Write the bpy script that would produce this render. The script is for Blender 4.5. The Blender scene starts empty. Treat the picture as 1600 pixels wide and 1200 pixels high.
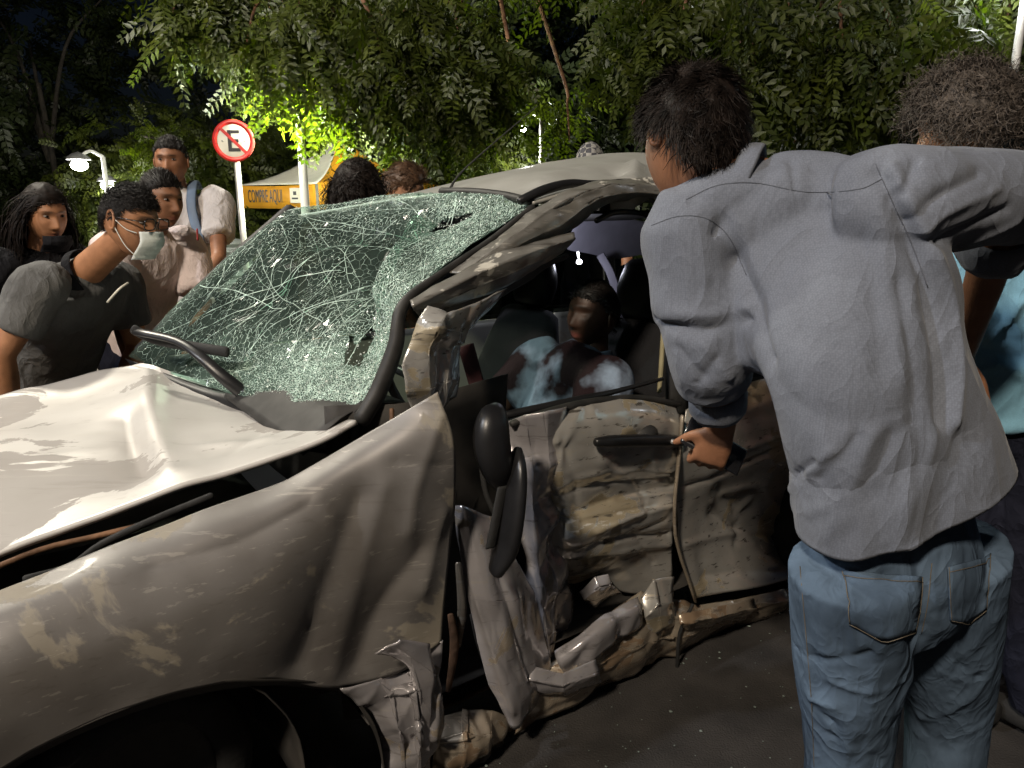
import bpy, math, random
import numpy as np
from mathutils import Vector
from mathutils.bvhtree import BVHTree
import mathutils.geometry as mgeo

sc = bpy.context.scene
COL = sc.collection
R = math.radians
random.seed(7)
rng = np.random.default_rng(7)

# ---------------------------------------------------------------- camera, sky, light, exposure
CAM_H, FPX, PITCH = 1.5, 1164.0, R(14)
cd = bpy.data.cameras.new('camera')
cam = bpy.data.objects.new('camera', cd)
COL.objects.link(cam)
cam.location = (0, 0, CAM_H)
cam.rotation_euler = (R(90) - PITCH, 0, 0)
cd.sensor_width = 36
cd.lens = 36 * FPX / 1600
cd.clip_start = 0.05
cd.clip_end = 500
sc.camera = cam

SUN_EL, SUN_ROT = R(8), R(250)
w = bpy.data.worlds.new('World')
sc.world = w
w.use_nodes = True
nt = w.node_tree
sky = nt.nodes.new('ShaderNodeTexSky')
sky.sky_type = 'NISHITA'
sky.sun_disc = False
sky.sun_elevation = SUN_EL
sky.sun_rotation = SUN_ROT
tint = nt.nodes.new('ShaderNodeMixRGB')
tint.blend_type = 'MULTIPLY'
tint.inputs[0].default_value = 1
tint.inputs[2].default_value = (0.55, 0.62, 1.0, 1)
nt.links.new(sky.outputs[0], tint.inputs[1])
nt.links.new(tint.outputs[0], nt.nodes['Background'].inputs[0])
nt.nodes['Background'].inputs[1].default_value = 0.0028
sd = bpy.data.lights.new('moon', 'SUN')
sd.energy = 0.02
sd.angle = R(0.5)
sd.color = (0.8, 0.88, 1)
so = bpy.data.objects.new('moon', sd)
COL.objects.link(so)
so.rotation_euler = (R(60), 0, R(110))

sc.view_settings.view_transform = 'Standard'
sc.view_settings.look = 'None'
sc.view_settings.gamma = 1
sc.view_settings.use_curve_mapping = False
sc.view_settings.exposure = 0.0
sc.cycles.use_denoising = True
sc.cycles.max_bounces = 5
sc.cycles.transparent_max_bounces = 24
sc.cycles.sample_clamp_indirect = 4
sc.cycles.sample_clamp_direct = 30
sc.cycles.caustics_reflective = False
sc.cycles.caustics_refractive = False
sc.cycles.use_light_tree = True

# two assumed street lamps and one added fill lamp, all out of view: (x, y, z of the lamp head), watts, colour, radius
ASSUMED_KEY_LAMP = ((-3.4, 3.9, 4.6), 600, (1.0, 0.93, 0.78), 0.15)  # assumed street lamp out of view, added to brighten the bonnet
ASSUMED_SIDE_LAMP = ((-5.6, -1.2, 6.0), 1000, (0.92, 0.94, 1.0), 0.12)  # assumed unseen street lamp, placed to light the shirts from the left
WARM_FILL = ((-3.2, -4.8, 8.0), 3300, (1.0, 0.86, 0.69), 0.4)  # unseen fill lamp, added to brighten the wing and doors

# ---------------------------------------------------------------- geometry of view (used to read real positions off the photo)
def ray(px, py):
    x = (px - 800) / FPX
    y = -(py - 600) / FPX
    cp, sp = math.cos(PITCH), math.sin(PITCH)
    return np.array([x, cp + y * sp, -sp + y * cp])
EYE = np.array([0, 0, CAM_H])
CA = R(54)
O2 = np.array([.485, 2.04])
UU = np.array([math.sin(CA), math.cos(CA)])
VV = np.array([-math.cos(CA), math.sin(CA)])
def PY(px, py, Y):
    d = ray(px, py)
    return EYE + d * (Y / d[1])
def PW(px, py, ww):
    d = ray(px, py)
    t = (ww - VV.dot(-O2)) / VV.dot(d[:2])
    return EYE + d * t
def CAR(s, ww, z):
    p = O2 + UU * s + VV * ww
    return np.array([p[0], p[1], z])
def nrm(v):
    v = np.asarray(v, float)
    return v / (np.linalg.norm(v) + 1e-12)

# ---------------------------------------------------------------- object helpers
def tag(o, label=None, cat=None, group=None, kind=None):
    if label: o['label'] = label
    if cat: o['category'] = cat
    if group: o['group'] = group
    if kind: o['kind'] = kind
    return o
def empty(name, loc):
    o = bpy.data.objects.new(name, None)
    o.location = tuple(float(c) for c in loc)
    o.empty_display_size = .1
    COL.objects.link(o)
    return o
def root_loc(p):
    while p.parent: p = p.parent
    return np.array(p.location)
def np_mesh(name, V, F, smooth=True):
    V = np.asarray(V, np.float32)
    if isinstance(F, np.ndarray): F = [F]
    F = [np.asarray(f, np.int32) for f in F if len(f)]
    me = bpy.data.meshes.new(name)
    me.vertices.add(len(V))
    me.vertices.foreach_set('co', V.ravel())
    nl = sum(f.size for f in F)
    npoly = sum(len(f) for f in F)
    me.loops.add(nl)
    me.loops.foreach_set('vertex_index', np.concatenate([f.ravel() for f in F]))
    me.polygons.add(npoly)
    tot = np.concatenate([np.full(len(f), f.shape[1], np.int32) for f in F])
    st = np.concatenate([[0], np.cumsum(tot)[:-1]]).astype(np.int32)
    me.polygons.foreach_set('loop_start', st)
    me.polygons.foreach_set('loop_total', tot)
    me.polygons.foreach_set('use_smooth', np.full(npoly, bool(smooth)))
    me.update(calc_edges=True)
    me.validate()
    return me
def obj(name, VF, mat, parent=None, smooth=True, kind=None, thick=None, tintcol=None, label=None):
    V, F = VF
    V = np.asarray(V, float)
    if parent is not None:
        V = V - root_loc(parent)
    me = np_mesh(name, V, F, smooth)
    if tintcol is not None:
        a = me.color_attributes.new('tint', 'FLOAT_COLOR', 'POINT')
        c = np.ones((len(V), 4), np.float32)
        c[:, :3] = tintcol
        a.data.foreach_set('color', c.ravel())
    me.materials.append(mat)
    o = bpy.data.objects.new(name, me)
    COL.objects.link(o)
    if parent is not None: o.parent = parent
    if kind: o['kind'] = kind
    if label: o['label'] = label
    if thick:
        m = o.modifiers.new('thick', 'SOLIDIFY')
        m.thickness = thick
        m.offset = 0
    return o
def merge(parts):
    Vs, Fs, n = [], {}, 0
    for V, F in parts:
        V = np.asarray(V, float)
        if isinstance(F, np.ndarray): F = [F]
        for f in F:
            f = np.asarray(f)
            if len(f): Fs.setdefault(f.shape[1], []).append(f + n)
        Vs.append(V)
        n += len(V)
    return np.concatenate(Vs), [np.concatenate(v) for v in Fs.values()]
def crom(P, m):
    """Catmull-Rom through the points along axis 0, m samples per span"""
    P = np.asarray(P, float)
    n = len(P)
    if n == 1: return P
    E = np.concatenate([[2 * P[0] - P[1]], P, [2 * P[-1] - P[-2]]])
    out = []
    for i in range(n - 1):
        p0, p1, p2, p3 = E[i], E[i + 1], E[i + 2], E[i + 3]
        for k in range(m):
            t = k / m
            out.append(.5 * (2 * p1 + (p2 - p0) * t + (2 * p0 - 5 * p1 + 4 * p2 - p3) * t * t + (3 * p1 - p0 - 3 * p2 + p3) * t ** 3))
    out.append(P[-1])
    return np.array(out)
def grid_faces(nr, nc, wrap=False):
    i, j = np.meshgrid(np.arange(nr - 1), np.arange(nc if wrap else nc - 1), indexing='ij')
    a = i * nc + j
    b = i * nc + (j + 1) % nc
    return np.stack([a, b, b + nc, a + nc], -1).reshape(-1, 4)
def surf(ctrl, mr=8, mc=8):
    """grid of control points -> fine smooth grid (rows, cols, 3)"""
    C = np.asarray(ctrl, float)
    A = crom(C, mr)
    return crom(A.transpose(1, 0, 2), mc).transpose(1, 0, 2)
def gnormals(G):
    du = np.gradient(G, axis=1)
    dv = np.gradient(G, axis=0)
    n = np.cross(du, dv)
    return n / (np.linalg.norm(n, axis=-1, keepdims=True) + 1e-9)
def gridVF(G):
    nr, nc = G.shape[:2]
    return G.reshape(-1, 3), grid_faces(nr, nc)
def tube(path, rx, ry=None, side=None, n=14, sub=4, cap=.6, power=2.0):
    path = np.asarray(path, float)
    rx = np.broadcast_to(np.asarray(rx, float), (len(path),))
    ry = rx if ry is None else np.broadcast_to(np.asarray(ry, float), (len(path),))
    P = crom(path, sub)
    a = crom(rx[:, None], sub)[:, 0]
    b = crom(ry[:, None], sub)[:, 0]
    T = np.gradient(P, axis=0)
    T /= np.linalg.norm(T, axis=1, keepdims=True) + 1e-12
    if cap:
        r0, r1 = min(a[0], b[0]) * cap, min(a[-1], b[-1]) * cap
        P = np.concatenate([[P[0] - T[0] * r0, P[0] - T[0] * r0 * .75], P, [P[-1] + T[-1] * r1 * .75, P[-1] + T[-1] * r1]])
        T = np.concatenate([[T[0]] * 2, T, [T[-1]] * 2])
        a = np.concatenate([[a[0] * .35, a[0] * .75], a, [a[-1] * .75, a[-1] * .35]])
        b = np.concatenate([[b[0] * .35, b[0] * .75], b, [b[-1] * .75, b[-1] * .35]])
    m = len(P)
    if side is None:
        s = np.array([1., 0, 0]) if abs(T[0][0]) < .8 else np.array([0, 1., 0])
        S = [nrm(s - T[0] * s.dot(T[0]))]
        for i in range(1, m):
            q = S[-1] - T[i] * S[-1].dot(T[i])
            S.append(nrm(q))
        S = np.array(S)
    else:
        s = np.asarray(side, float)
        if s.ndim == 2:
            s = crom(s, sub)
            if cap: s = np.concatenate([[s[0]] * 2, s, [s[-1]] * 2])
        else: s = np.broadcast_to(s, (m, 3))
        S = s - T * (s * T).sum(1, keepdims=True)
        S = S / (np.linalg.norm(S, axis=1, keepdims=True) + 1e-9)
    B = np.cross(T, S)
    th = np.linspace(0, 2 * np.pi, n, endpoint=False)
    c, sn = np.cos(th), np.sin(th)
    e = 2.0 / power
    c = np.sign(c) * np.abs(c) ** e
    sn = np.sign(sn) * np.abs(sn) ** e
    V = P[:, None] + S[:, None] * (a[:, None] * c)[..., None] + B[:, None] * (b[:, None] * sn)[..., None]
    V = V.reshape(-1, 3)
    F = grid_faces(m, n, True)
    V = np.concatenate([V, [P[0], P[-1]]])
    i = np.arange(n)
    j = (i + 1) % n
    t0 = np.stack([j, i, np.full(n, m * n)], 1)
    t1 = np.stack([(m - 1) * n + i, (m - 1) * n + j, np.full(n, m * n + 1)], 1)
    return V, [F, np.concatenate([t0, t1])]
def ball(c, r, n=12):
    c = np.asarray(c, float)
    r = np.broadcast_to(np.asarray(r, float), (3,))
    ph = np.linspace(0, np.pi, n // 2 + 2)[1:-1]
    th = np.linspace(0, 2 * np.pi, n, endpoint=False)
    V = np.array([[math.sin(p) * math.cos(t), math.sin(p) * math.sin(t), math.cos(p)] for p in ph for t in th])
    V = np.concatenate([V, [[0, 0, 1], [0, 0, -1]]]) * r + c
    m = len(ph)
    F = grid_faces(m, n, True)[:, ::-1]
    i = np.arange(n)
    j = (i + 1) % n
    return V, [F, np.concatenate([np.stack([i, j, np.full(n, m * n)], 1), np.stack([(m - 1) * n + j, (m - 1) * n + i, np.full(n, m * n + 1)], 1)])]
def box(c, ax, ay, az, bev=0.0):
    """box from centre and three half-axis vectors, edges chamfered when bev > 0"""
    c, ax, ay, az = [np.asarray(v, float) for v in (c, ax, ay, az)]
    if bev <= 0:
        V = [c + i * ax + j * ay + k * az for i in (-1, 1) for j in (-1, 1) for k in (-1, 1)]
        F = np.array([[0, 1, 3, 2], [4, 6, 7, 5], [0, 4, 5, 1], [2, 3, 7, 6], [0, 2, 6, 4], [1, 5, 7, 3]])
        return np.array(V), [F]
    la, lb, lc = [np.linalg.norm(v) for v in (ax, ay, az)]
    bev = min(bev, .9 * min(la, lb, lc))
    rings = []
    def rect(u, v, k):
        fu, fv = (la - u) / la, (lb - v) / lb
        b2u, b2v = bev * .6 / la, bev * .6 / lb
        pts = []
        for (sx, sy, first) in ((1, -1, 0), (1, 1, 1), (-1, 1, 0), (-1, -1, 1)):
            q = [(sx * (fu - b2u), sy * fv), (sx * fu, sy * (fv - b2v))]
            if first: q = q[::-1]
            pts += [c + ax * x + ay * y + az * k for x, y in q]
        return pts
    for k, ins in ((-1, bev), (-1 + bev / lc, 0), (1 - bev / lc, 0), (1, bev)):
        rings.append(rect(ins, ins, k))
    V = np.array(rings).reshape(-1, 3)
    F = grid_faces(4, 8, True)
    caps = np.array([[7, 6, 5, 4, 3, 2, 1, 0], list(range(24, 32))])
    return V, [F, caps]
def lathe(prof, c, axis, n=32):
    """profile [(radius, along)] turned about axis through c"""
    axis = nrm(axis)
    s = nrm(np.cross(axis, [0, 0, 1] if abs(axis[2]) < .9 else [1, 0, 0]))
    b = np.cross(axis, s)
    th = np.linspace(0, 2 * np.pi, n, endpoint=False)
    V = np.array([np.asarray(c) + axis * h + (s * math.cos(t) + b * math.sin(t)) * r for r, h in prof for t in th])
    return V, [grid_faces(len(prof), n, True)]
def vnoise(p, seed=0):
    """smooth 3-D value noise in -1..1, p (...,3)"""
    p = np.asarray(p, float)
    i = np.floor(p).astype(np.int64)
    f = p - i
    f = f * f * (3 - 2 * f)
    def h(x, y, z):
        n = (x * 374761393 + y * 668265263 + z * 2147483647 + seed * 1274126177) & 0xffffffff
        n = ((n ^ (n >> 13)) * 1274126177) & 0xffffffff
        n = ((n ^ (n >> 16)) * 668265263) & 0xffffffff
        return (n & 0xffff) / 32767.5 - 1
    x, y, z = i[..., 0], i[..., 1], i[..., 2]
    fx, fy, fz = f[..., 0], f[..., 1], f[..., 2]
    r = 0
    for a in (0, 1):
        for b in (0, 1):
            for c in (0, 1):
                r = r + h(x + a, y + b, z + c) * (fx if a else 1 - fx) * (fy if b else 1 - fy) * (fz if c else 1 - fz)
    return r
def fbm(p, oct=3, seed=0):
    p = np.asarray(p, float)
    r, a = 0, 1.0
    for k in range(oct):
        r = r + a * vnoise(p * 2 ** k, seed + k)
        a *= .5
    return r
def facet2(q, seed):
    """flat facets meeting in straight creases: linear interpolation on a triangle lattice"""
    i = np.floor(q).astype(np.int64)
    f = q - i
    def h(x, y):
        n = (x * 374761393 + y * 668265263 + seed * 1274126177) & 0xffffffff
        n = ((n ^ (n >> 13)) * 1274126177) & 0xffffffff
        n = ((n ^ (n >> 16)) * 668265263) & 0xffffffff
        return (n & 0xffff) / 32767.5 - 1
    x, y, fx, fy = i[:, 0], i[:, 1], f[:, 0], f[:, 1]
    a_, b_, c_, d_ = h(x, y), h(x + 1, y), h(x, y + 1), h(x + 1, y + 1)
    lo = a_ + (b_ - a_) * fx + (d_ - b_) * fy
    hi = a_ + (c_ - a_) * fy + (d_ - c_) * fx
    return np.where(fx > fy, lo, hi)
def crumple(p, amp, scale, seed, n=2):
    """sharp folded-sheet relief on the car's side: planar facets of several sizes"""
    rg = np.random.default_rng(seed)
    q0 = np.stack([(p[:, :2] - O2) @ UU, p[:, 2] - .35 * ((p[:, :2] - O2) @ VV)], 1)
    tot = 0
    for k in range(n):
        an = rg.random() * 6.28
        ro = np.array([[math.cos(an), -math.sin(an)], [math.sin(an), math.cos(an)]])
        q = q0 @ ro * np.array([scale, scale * 2.2]) * .7 * 1.9 ** k
        wz = np.stack([q[:, 0] * .6, q[:, 1] * .6, q[:, 0] * 0 + seed], 1)
        q = q + .3 * np.stack([vnoise(wz, seed + k), vnoise(wz, seed + k + 50)], 1)
        tot = tot + facet2(q, seed + k) * amp / 2.3 ** k
    return tot
def vnormals(V, F):
    N = np.zeros_like(V)
    for f in F:
        n = np.cross(V[f[:, 1]] - V[f[:, 0]], V[f[:, 2]] - V[f[:, 0]])
        for k in range(f.shape[1]):
            np.add.at(N, f[:, k], n)
    return N / (np.linalg.norm(N, axis=1, keepdims=True) + 1e-12)
def remesh(parts, voxel, smooth=6, fac=.5):
    V, F = merge(parts)
    me = np_mesh('tmp', V, F)
    o = bpy.data.objects.new('tmp', me)
    COL.objects.link(o)
    m = o.modifiers.new('r', 'REMESH')
    m.mode = 'VOXEL'
    m.voxel_size = voxel
    if smooth:
        m2 = o.modifiers.new('s', 'SMOOTH')
        m2.iterations = smooth
        m2.factor = fac
    dg = bpy.context.evaluated_depsgraph_get()
    e = o.evaluated_get(dg).to_mesh()
    n = len(e.vertices)
    W = np.empty(n * 3, np.float32)
    e.vertices.foreach_get('co', W)
    L = np.empty(len(e.loops), np.int32)
    e.loops.foreach_get('vertex_index', L)
    lt = np.empty(len(e.polygons), np.int32)
    e.polygons.foreach_get('loop_total', lt)
    ls = np.empty(len(e.polygons), np.int32)
    e.polygons.foreach_get('loop_start', ls)
    Fo = []
    for k in np.unique(lt):
        idx = ls[lt == k]
        Fo.append(L[idx[:, None] + np.arange(k)])
    o.evaluated_get(dg).to_mesh_clear()
    bpy.data.objects.remove(o)
    bpy.data.meshes.remove(me)
    return W.reshape(-1, 3).astype(float), Fo
def seg_dist(V, line):
    d = np.full(len(V), 1e9)
    for a, b in zip(line[:-1], line[1:]):
        ab = b - a
        t = np.clip(((V - a) @ ab) / (ab @ ab + 1e-12), 0, 1)
        d = np.minimum(d, np.linalg.norm(V - a - t[:, None] * ab, axis=1))
    return d
def strokes(V, F, lst, pw=1.4):
    """push folds, seams and dents into a surface; each (photo points, width, depth)"""
    tri = []
    for f in F:
        tri.append(f[:, :3])
        if f.shape[1] == 4: tri.append(f[:, [0, 2, 3]])
    tree = BVHTree.FromPolygons([tuple(v) for v in V], [tuple(int(i) for i in t) for t in np.concatenate(tri)])
    N = vnormals(V, F)
    # outward sign per vertex is given by mesh winding
    D = np.zeros(len(V))
    for pts, wd, amp in lst:
        line = []
        for px, py in pts:
            hit = tree.ray_cast(Vector(EYE), Vector(nrm(ray(px, py))))
            if hit[0] is not None: line.append(np.array(hit[0]))
        if not line: continue
        if len(line) == 1: line = [line[0], line[0] + 1e-5]
        elif len(line) > 2: line = list(crom(np.array(line), 4))
        D += amp * np.exp(-(seg_dist(V, line) / wd) ** pw)
    return V + N * D[:, None]

# ---------------------------------------------------------------- procedural materials
def lin(h):
    h = h.lstrip('#')
    c = [int(h[i:i + 2], 16) / 255 for i in (0, 2, 4)]
    return tuple(x / 12.92 if x <= .04045 else ((x + .055) / 1.055) ** 2.4 for x in c)
def mat(name, col, rough=.6, metal=0.0, var=.25, scale=12.0, bump=.0, bscale=60.0, coat=0.0, emit=None, estr=0.0, spec=.5, sheen=0.0, detail=4.0, crease=0.0, crscale=11.0):
    m = bpy.data.materials.new(name)
    m.use_nodes = True
    t = m.node_tree
    b = t.nodes['Principled BSDF']
    b.inputs['Roughness'].default_value = rough
    b.inputs['Metallic'].default_value = metal
    b.inputs['Coat Weight'].default_value = coat
    b.inputs['Specular IOR Level'].default_value = spec
    b.inputs['Sheen Weight'].default_value = sheen
    tc = t.nodes.new('ShaderNodeTexCoord')
    n = t.nodes.new('ShaderNodeTexNoise')
    n.inputs['Scale'].default_value = scale
    n.inputs['Detail'].default_value = detail
    t.links.new(tc.outputs['Object'], n.inputs['Vector'])
    r = t.nodes.new('ShaderNodeValToRGB')
    r.color_ramp.elements[0].position = .3
    r.color_ramp.elements[1].position = .7
    r.color_ramp.elements[0].color = tuple(c * (1 - var) for c in col) + (1,)
    r.color_ramp.elements[1].color = tuple(min(1, c * (1 + var)) for c in col) + (1,)
    t.links.new(n.outputs['Fac'], r.inputs[0])
    t.links.new(r.outputs[0], b.inputs['Base Color'])
    if bump:
        n2 = t.nodes.new('ShaderNodeTexNoise')
        n2.inputs['Scale'].default_value = bscale
        n2.inputs['Detail'].default_value = 3
        t.links.new(tc.outputs['Object'], n2.inputs['Vector'])
        bp = t.nodes.new('ShaderNodeBump')
        bp.inputs['Strength'].default_value = bump
        bp.inputs['Distance'].default_value = .01
        t.links.new(n2.outputs['Fac'], bp.inputs['Height'])
        t.links.new(bp.outputs[0], b.inputs['Normal'])
    if crease:
        add_crease(t, b, tc, crease, crscale)
    if emit:
        b.inputs['Emission Color'].default_value = emit + (1,)
        b.inputs['Emission Strength'].default_value = estr
    return m
def add_crease(t, b, tc, k, sc_):
    """small sharp cloth creases as relief"""
    prev = b.inputs['Normal'].links[0].from_socket if b.inputs['Normal'].links else None
    for i, (s_, w_) in enumerate(((sc_, 1.0), (sc_ * 2.3, .45))):
        mp = t.nodes.new('ShaderNodeMapping')
        mp.inputs['Rotation'].default_value = (.3 + i, .5, .7 * i)
        mp.inputs['Scale'].default_value = (1.0, 1.0, .55)
        t.links.new(tc.outputs['Object'], mp.inputs['Vector'])
        n = t.nodes.new('ShaderNodeTexNoise')
        n.inputs['Scale'].default_value = s_
        n.inputs['Detail'].default_value = 1.5
        n.inputs['Distortion'].default_value = .8
        t.links.new(mp.outputs[0], n.inputs['Vector'])
        m1 = t.nodes.new('ShaderNodeMath'); m1.operation = 'SUBTRACT'; m1.inputs[1].default_value = .5
        t.links.new(n.outputs['Fac'], m1.inputs[0])
        m2 = t.nodes.new('ShaderNodeMath'); m2.operation = 'ABSOLUTE'
        t.links.new(m1.outputs[0], m2.inputs[0])
        m3 = t.nodes.new('ShaderNodeMath'); m3.operation = 'POWER'; m3.inputs[1].default_value = .7
        t.links.new(m2.outputs[0], m3.inputs[0])
        bp = t.nodes.new('ShaderNodeBump')
        bp.inputs['Strength'].default_value = min(1, k * w_)
        bp.inputs['Distance'].default_value = .035
        bp.invert = True
        t.links.new(m3.outputs[0], bp.inputs['Height'])
        if prev is not None: t.links.new(prev, bp.inputs['Normal'])
        prev = bp.outputs[0]
    t.links.new(prev, b.inputs['Normal'])
def node(t, kind, **kw):
    n = t.nodes.new(kind)
    for k, v in kw.items():
        if k in n.inputs: n.inputs[k].default_value = v
        else: setattr(n, k, v)
    return n
def ramp(t, src, p0, p1, c0=(0, 0, 0, 1), c1=(1, 1, 1, 1)):
    r = t.nodes.new('ShaderNodeValToRGB')
    r.color_ramp.elements[0].position = p0
    r.color_ramp.elements[1].position = p1
    r.color_ramp.elements[0].color = c0
    r.color_ramp.elements[1].color = c1
    t.links.new(src, r.inputs[0])
    return r.outputs[0]
def paint_mat(name, col=(.42, .42, .43), dust=(.33, .29, .23), dscale=3.0, dlo=.52, dhi=.56, rough=.34, grime=.35, metal=.55, scratch=0.0, coat=.15):
    """worn silver paint: peeling dusty patches with hard edges, grime, scratches"""
    m = bpy.data.materials.new(name)
    m.use_nodes = True
    t = m.node_tree
    b = t.nodes['Principled BSDF']
    tc = t.nodes.new('ShaderNodeTexCoord')
    n1 = node(t, 'ShaderNodeTexNoise', Scale=dscale, Detail=9.0, Roughness=.62)
    n1.inputs['Distortion'].default_value = .6
    t.links.new(tc.outputs['Object'], n1.inputs['Vector'])
    patch = ramp(t, n1.outputs['Fac'], dlo, dhi)
    n2 = node(t, 'ShaderNodeTexNoise', Scale=dscale * 2.3, Detail=5.0)
    t.links.new(tc.outputs['Object'], n2.inputs['Vector'])
    gr = ramp(t, n2.outputs['Fac'], .35, .72)
    mx = node(t, 'ShaderNodeMixRGB')
    mx.inputs[1].default_value = col + (1,)
    mx.inputs[2].default_value = dust + (1,)
    t.links.new(patch, mx.inputs[0])
    mg = node(t, 'ShaderNodeMixRGB', blend_type='MULTIPLY')
    mg.inputs[2].default_value = (.5, .46, .42, 1)
    k = node(t, 'ShaderNodeMath', operation='MULTIPLY')
    k.inputs[1].default_value = grime
    t.links.new(gr, k.inputs[0])
    t.links.new(k.outputs[0], mg.inputs[0])
    t.links.new(mx.outputs[0], mg.inputs[1])
    last = mg.outputs[0]
    if scratch:
        mp = node(t, 'ShaderNodeMapping')
        mp.inputs['Rotation'].default_value = (0, R(14), -(math.pi / 2 - CA))
        mp.inputs['Scale'].default_value = (3, 30, 70)
        t.links.new(tc.outputs['Object'], mp.inputs['Vector'])
        ns_ = node(t, 'ShaderNodeTexNoise', Scale=1.0, Detail=6.0, Roughness=.65)
        t.links.new(mp.outputs[0], ns_.inputs['Vector'])
        for lo, hi, cc in ((.60, .64, (.55, .52, .46, 1)), (.41, .35, (.08, .07, .055, 1))):
            k2 = node(t, 'ShaderNodeMapRange')
            k2.inputs['From Min'].default_value = lo
            k2.inputs['From Max'].default_value = hi
            t.links.new(ns_.outputs['Fac'], k2.inputs['Value'])
            k3 = node(t, 'ShaderNodeMath', operation='MULTIPLY')
            k3.inputs[1].default_value = scratch
            t.links.new(k2.outputs[0], k3.inputs[0])
            m3 = node(t, 'ShaderNodeMixRGB')
            t.links.new(k3.outputs[0], m3.inputs[0])
            t.links.new(last, m3.inputs[1])
            m3.inputs[2].default_value = cc
            last = m3.outputs[0]
    t.links.new(last, b.inputs['Base Color'])
    me = node(t, 'ShaderNodeMath', operation='MULTIPLY_ADD')
    t.links.new(patch, me.inputs[0])
    me.inputs[1].default_value = -metal * .8
    me.inputs[2].default_value = metal
    t.links.new(me.outputs[0], b.inputs['Metallic'])
    ro = node(t, 'ShaderNodeMath', operation='MULTIPLY_ADD')
    t.links.new(patch, ro.inputs[0])
    ro.inputs[1].default_value = .3
    ro.inputs[2].default_value = rough
    t.links.new(ro.outputs[0], b.inputs['Roughness'])
    b.inputs['Coat Weight'].default_value = coat
    b.inputs['Coat Roughness'].default_value = .1
    bp = node(t, 'ShaderNodeBump', Strength=.06, Distance=.002)
    t.links.new(patch, bp.inputs['Height'])
    t.links.new(bp.outputs[0], b.inputs['Normal'])
    return m
def weave_mat(name, col, pitch=.0042, rough=.85, var=.12, bump=.5, contrast=.25, crease=0.0, crscale=11.0):
    """woven cloth with a fine dotted relief"""
    m = mat(name, col, rough, 0, var, 9.0, sheen=.1, spec=.12)
    t = m.node_tree
    b = t.nodes['Principled BSDF']
    tc = t.nodes['Texture Coordinate']
    v = node(t, 'ShaderNodeTexVoronoi', Scale=1 / pitch)
    v.inputs['Randomness'].default_value = .5
    t.links.new(tc.outputs['Object'], v.inputs['Vector'])
    bp = node(t, 'ShaderNodeBump', Strength=bump, Distance=.0015)
    t.links.new(v.outputs['Distance'], bp.inputs['Height'])
    t.links.new(bp.outputs[0], b.inputs['Normal'])
    rp = [n for n in t.nodes if n.type == 'VALTORGB'][0]
    mx = node(t, 'ShaderNodeMixRGB', blend_type='MULTIPLY')
    c = ramp(t, v.outputs['Distance'], .2, .7, (1, 1, 1, 1), (1 - contrast,) * 3 + (1,))
    mx.inputs[0].default_value = 1
    t.links.new(rp.outputs[0], mx.inputs[1])
    t.links.new(c, mx.inputs[2])
    t.links.new(mx.outputs[0], b.inputs['Base Color'])
    if crease: add_crease(t, b, tc, crease, crscale)
    return m
def skin_mat(name, col, lips=(.28, .09, .07), brow=(.02, .014, .01)):
    """skin; the mesh's tint attribute marks lips (red), brows and shaved hair (green)"""
    m = mat(name, col, .5, 0, .14, 30, bump=.12, bscale=300, spec=.4)
    t = m.node_tree
    b = t.nodes['Principled BSDF']
    rp = [n for n in t.nodes if n.type == 'VALTORGB'][0]
    at = node(t, 'ShaderNodeAttribute', attribute_name='tint')
    sp = node(t, 'ShaderNodeSeparateColor')
    t.links.new(at.outputs['Color'], sp.inputs[0])
    m1 = node(t, 'ShaderNodeMixRGB')
    t.links.new(sp.outputs[0], m1.inputs[0])
    t.links.new(rp.outputs[0], m1.inputs[1])
    m1.inputs[2].default_value = lips + (1,)
    m2 = node(t, 'ShaderNodeMixRGB')
    t.links.new(sp.outputs[1], m2.inputs[0])
    t.links.new(m1.outputs[0], m2.inputs[1])
    m2.inputs[2].default_value = brow + (1,)
    t.links.new(m2.outputs[0], b.inputs['Base Color'])
    b.inputs['Subsurface Weight'].default_value = .0
    b.inputs['Subsurface Radius'].default_value = (.01, .004, .002)
    return m
def leaf_mat(name, a, bcol):
    m = mat(name, a, .5, 0, .0, 3)
    t = m.node_tree
    b = t.nodes['Principled BSDF']
    rp = [n for n in t.nodes if n.type == 'VALTORGB'][0]
    rp.color_ramp.elements[0].color = a + (1,)
    rp.color_ramp.elements[1].color = bcol + (1,)
    tr = t.nodes.new('ShaderNodeBsdfTranslucent')
    mx2 = node(t, 'ShaderNodeMixRGB', blend_type='MULTIPLY')
    mx2.inputs[0].default_value = 1
    mx2.inputs[2].default_value = (1.25, 1.5, .35, 1)
    t.links.new(rp.outputs[0], mx2.inputs[1])
    t.links.new(mx2.outputs[0], tr.inputs[0])
    ms = t.nodes.new('ShaderNodeMixShader')
    ms.inputs[0].default_value = .42
    t.links.new(b.outputs[0], ms.inputs[1])
    t.links.new(tr.outputs[0], ms.inputs[2])
    t.links.new(ms.outputs[0], t.nodes['Material Output'].inputs[0])
    return m

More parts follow.
